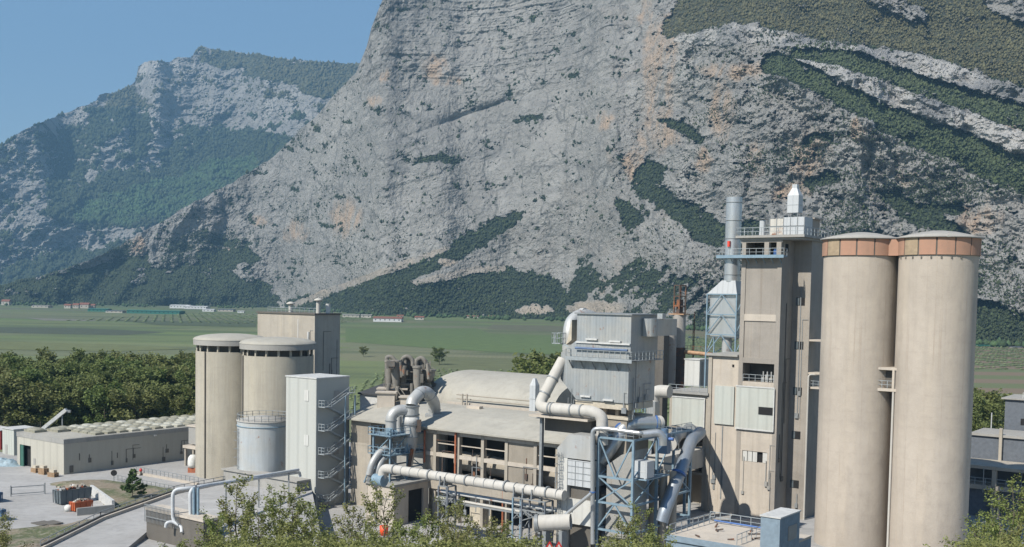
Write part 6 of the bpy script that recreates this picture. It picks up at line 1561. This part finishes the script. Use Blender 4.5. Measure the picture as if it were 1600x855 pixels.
# foreground trees
GN = "young trees on the slope below the camera"
protos = [make_tree("young_tree", "x", "tree", 10, 11+i*3, 4300, .08, 0, LF_NEAR, GN) for i in range(4)]
used = [False]*4
FT = [(372,738,74,"tall airy tree in front of the steel tank, highest of the foreground trees"),(345,795,70,"small pale tree left of the tallest foreground tree"),(405,778,66,"leafy tree right beside the tallest foreground tree"),
 (432,762,78,"thin tree before the clad tower's left edge"),(462,752,72,"bright green tree before the clad tower's lit face"),(489,778,80,"sparse tree at the clad tower's shaded corner"),(548,782,76,"slim tree between zigzag stair and beige block"),
 (592,752,84,"spindly sapling in front of the beige block"),(571,806,62,"bushy tree left of the orange drum"),(628,808,64,"bushy tree below the beige block's dark opening"),(662,800,68,"tree under the cyclone platform"),(692,776,80,"bright tree before the trestle legs"),
 (722,790,70,"round-topped tree before the dark ground openings"),(752,806,62,"tree in front of the orange drainpipe foot, nearer one"),(780,812,66,"tree left of the white car"),(706,822,54,"low broad tree in the middle of the bottom edge"),
 (500,822,52,"low tree under the clad tower stair"),(318,834,58,"low tree below the pipe pit"),(268,842,60,"lowest leafy tree left of the pipe pit"),(820,842,60,"low tree beside the white car's right end"),
 (1001,782,76,"olive tree in front of the steel frame tower, taller one"),(966,806,70,"olive tree in front of the steel frame's left post"),(1030,824,66,"small olive tree beside the pale blue building"),
 (1594,748,78,"tall light tree before the shaded gallery at right edge"),(1560,772,72,"light tree before the gallery pillar"),(1532,806,64,"light tree at the outer twin silo's foot"),(1585,818,58,"low light tree in the bottom right corner"),(2,806,80,"olive shrub-like tree in the bottom left corner")]
for i,(px,py,Y_,lab) in enumerate(FT):
    p = at(px,py,Y_); zb_ = hillz(p.x,Y_); h = max(p.z-zb_, 3.5); k = i % 4; s = h/10; sx_ = max(s*1.0, .62)*(1.25 if h < 7 else 1.0)
    if not used[k]: o = protos[k]; used[k] = True; o.location = (p.x,Y_,zb_); o.rotation_euler = (0,0,i*1.7); o['label'] = lab; o.scale = (sx_,sx_,s)
    else: o = dup(protos[k], (p.x,Y_,zb_), i*1.7, lab, (sx_,sx_,s))
# shrub layer along the slope foot: uncountable scrub
g = np.random.default_rng(3); C_ = []
for k in range(150):
    px = g.uniform(330,830) if k < 110 else (g.uniform(930,1040) if k < 125 else g.uniform(1515,1610)); Yv = g.uniform(48,66); p = at(px, g.uniform(846,868)+(6 if k < 20 else 0), Yv); C_.append((p.x,Yv,p.z-.3,g.uniform(.5,1.0)))
PP = np.concatenate([np.array([[x,y,z]])+g.normal(0,1,(260,3))*np.array([s,s,s*.7])*.62 for x,y,z,s in C_]); V,F = leaves(PP,.075,g)
ti = np.clip(.5+fbm(PP[:,0],PP[:,2],3,4)*1.3,0,1); struct(fastmesh("undergrowth", V, F, LF_NEAR, False, {'tint': np.repeat(ti,4)}), 'stuff')
# bush on the bank
bs = make_tree("small_tree", "dense dark green conical young tree on the bank beside the fence", "tree", 6.2, 77, 5200, .16, 0, LF_DARK, None, 'cone'); p = gnd(207,783); bs.location = p; bs.scale=(1.1,1.1,1.0)
# belt of trees beyond the warehouse
GB = "belt of trees behind the warehouse"
bp = [make_tree("belt_tree", "x", "tree", 14, 31+i*5, 3600, .33, 0, LF_BELT, GB, 'belt') for i in range(4)]
LB_ = ["tall spring-green tree in the thick belt behind the warehouse and domed silos"]
ub = [False]*4; rr = random.Random(4); n_ = 0
for row,(Yb,top) in enumerate(((258,592),(272,580),(290,570),(310,562),(332,556))):
    px = -28+row*5
    while px < 318:
        Yv = Yb+rr.uniform(-5,5); pt = at(px, top+rr.uniform(-9,9), Yv); s = max(.6, pt.z/14); k = rr.randrange(4)
        if row == 0 and px > 20: s *= .92
        a = rr.uniform(0,6.28); sx_ = s*rr.uniform(.95,1.2)
        if not ub[k]: o = bp[k]; ub[k] = True; o.location = (pt.x,Yv,0); o.rotation_euler=(0,0,a); o['label'] = LB_[0]; o.scale=(sx_,sx_,s)
        else: o = dup(bp[k], (pt.x,Yv,0), a, LB_[0], (sx_,sx_,s))
        px += rr.uniform(15,23)
# field trees
for i,(px,py,w_,lab) in enumerate(((848,610,1.5,"big green bush behind the vaulted shed, left of filter house"),(866,600,1.3,"green tree touching the filter house's left side"),(832,612,1.0,"small green tree left of the big green bush"),(687,556,.5,"lone round bush in the field behind the cyclone cluster"),
     (1528,668,1.3,"green tree behind the shaded gallery, touching the twin silo"),(1543,672,1.4,"rounded green tree next to the thin bare pole"),(1557,664,1.0,"green tree next to the shaded block's corner"),(1518,690,1.1,"low green tree at the silo's side behind gallery"),(568,548,.35,"tiny round tree in the field right of grey tower"))):
    Yv = {0:262,1:270,2:250,3:560,4:262,5:272,6:285,7:250,8:620}[i]; p = at(px,py,Yv); o = dup(bp[i % 4],(p.x,Yv,0),i*1.3,lab,None); o['group'] = "single trees in the fields"
    h = {0:(848,560),1:(870,548),2:(828,585),3:(687,543),4:(1530,612),5:(1545,608),6:(1556,622),7:(1522,640),8:(568,541)}[i]; zz_ = zat(h[0],h[1],Yv); s=zz_/14
    o.scale = (s*1.1*(1.2 if i in (3,8) else 1),s*1.1*(1.2 if i in (3,8) else 1),s)
# trees along the far edge of the plain and vineyard rows: uncountable
def blobs(name, P, S, col, seed, mat=LEAFM):
    g = np.random.default_rng(seed); N = len(P); a = g.uniform(0,6.28,N); base = np.array([[1,0,0],[.31,.95,0],[-.81,.59,0],[-.81,-.59,0],[.31,-.95,0],[0,0,1.1],[0,0,-.6]])
    B = base[None]*g.uniform(.7,1.3,(N,7,1)); ca,sa=np.cos(a),np.sin(a)
    W = np.stack([B[...,0]*ca[:,None]-B[...,1]*sa[:,None],B[...,0]*sa[:,None]+B[...,1]*ca[:,None],B[...,2]],-1)*S[:,None,:]*.5
    V = (W+P[:,None]).reshape(-1,3); fb=np.array([[0,1,5],[1,2,5],[2,3,5],[3,4,5],[4,0,5],[1,0,6],[2,1,6],[3,2,6],[4,3,6],[0,4,6]]); F=(fb[None]+np.arange(N)[:,None,None]*7).reshape(-1,3)
    c=np.array(col)[None]*g.uniform(.7,1.35,(N,1)); return struct(fastmesh(name,V,F,mat,True,{'tint':np.repeat(c,7,0)}),'stuff')
g = np.random.default_rng(8); pts=[]
for px in np.arange(-20,1620,1.6):
    yb = interp(BASE_MAIN,px)+g.uniform(0.3,3.0); p = gnd(px,yb)
    n1 = vnoise2(np.array([px/40.]),np.array([3.3]),5)[0]
    if g.random() < .35+.9*n1: pts.append((p.x,p.y,2.0,g.uniform(4,9)))
pts=np.array(pts); blobs("hedgerow_foliage", pts[:,:3], np.stack([pts[:,3],pts[:,3],pts[:,3]*1.1],1), (.05,.085,.03), 4)
rows=[]
for (x0,x1,y0,y1,dx_,dy_,sp,gap) in ((-60,160,330,520,.9,-.43,6,3.6),(100,420,600,1000,.7,.7,9,6),(-500,-200,1200,1700,.95,.3,18,10)):
    cx,cy=(x0+x1)/2,(y0+y1)/2; R_=max(x1-x0,y1-y0)
    for i in np.arange(-R_,R_,sp):
        for j in np.arange(-R_,R_,gap):
            x=cx+dx_*j-dy_*i; y=cy+dy_*j+dx_*i
            if x0<x<x1 and y0<y<y1 and g.random()<.85: rows.append((x+g.normal(0,.3),y+g.normal(0,.3),.5,gap*.55))
rows=np.array(rows); blobs("vineyard_foliage", rows[:,:3], np.stack([rows[:,3],rows[:,3]*.6,np.full(len(rows),1.0)],1), (.115,.145,.065), 6)

# ================================================================== SUB-PARTS SIT UNDER THEIR PART
UNDER = {'flange':('duct','flue','body','shaft'),'blue_flange':('duct','pipe'),'panel_trim':('cladding_panel',),'cladding_trim':('cladding_panel',),'balcony_railing':('balcony',),'bracket':('balcony','walkway'),
 'roof_railing':('roof_slab','roof','wall'),'vent_cap':('vent_pipe',),'rib':('body','upper_casing'),'louvre':('wall',),'tyre':('tube',),'saddle':('duct',),'seam':('casing',),'hood':('casing','cyclone'),'ladder':('ladder_casing','shell'),
 'ring_bracket':('shell',),'rim_ring':('shell',),'band_ring':('shell',),'side_door':('wall',),'sliding_door':('wall',),'wall_lamp':('wall',),'meter_box':('wall',),'door':('wall','body'),'window_opening':('wall','lower_wall','casing'),
 'panel_seam':('wall',),'gutter':('vault',),'coping':('wall',),'pilaster':('wall',),'railing':('walkway','roof','deck'),'landing_railing':('landing',),'white_face':('red_board',),'roof_pipe':('roof',),'roof_kerb':('roof',),'blocked_window':('lower_wall',),
 'blue_door':('door_niche',),'downpipe':('shell',),'drainpipe':('pillar',),'end_cap':('duct',),'rim':('duct',),'throat':('duct',),'rusty_end':(),'lamp_bracket':('upper_casing',),'rain_strip':('upper_casing',),'air_header':('walkway',)}
for T_ in [o for o in COL.objects if o.parent is None and o.type == 'EMPTY']:
    kids = list(T_.children)
    for ch in kids:
        for want in UNDER.get(ch.name.split('.')[0], ()):
            host = next((k for k in kids if k.name.split('.')[0] == want and k is not ch and k.parent == T_ and k.location.length < 1e-6), None)
            if host is not None and not len(ch.children): ch.parent = host; break
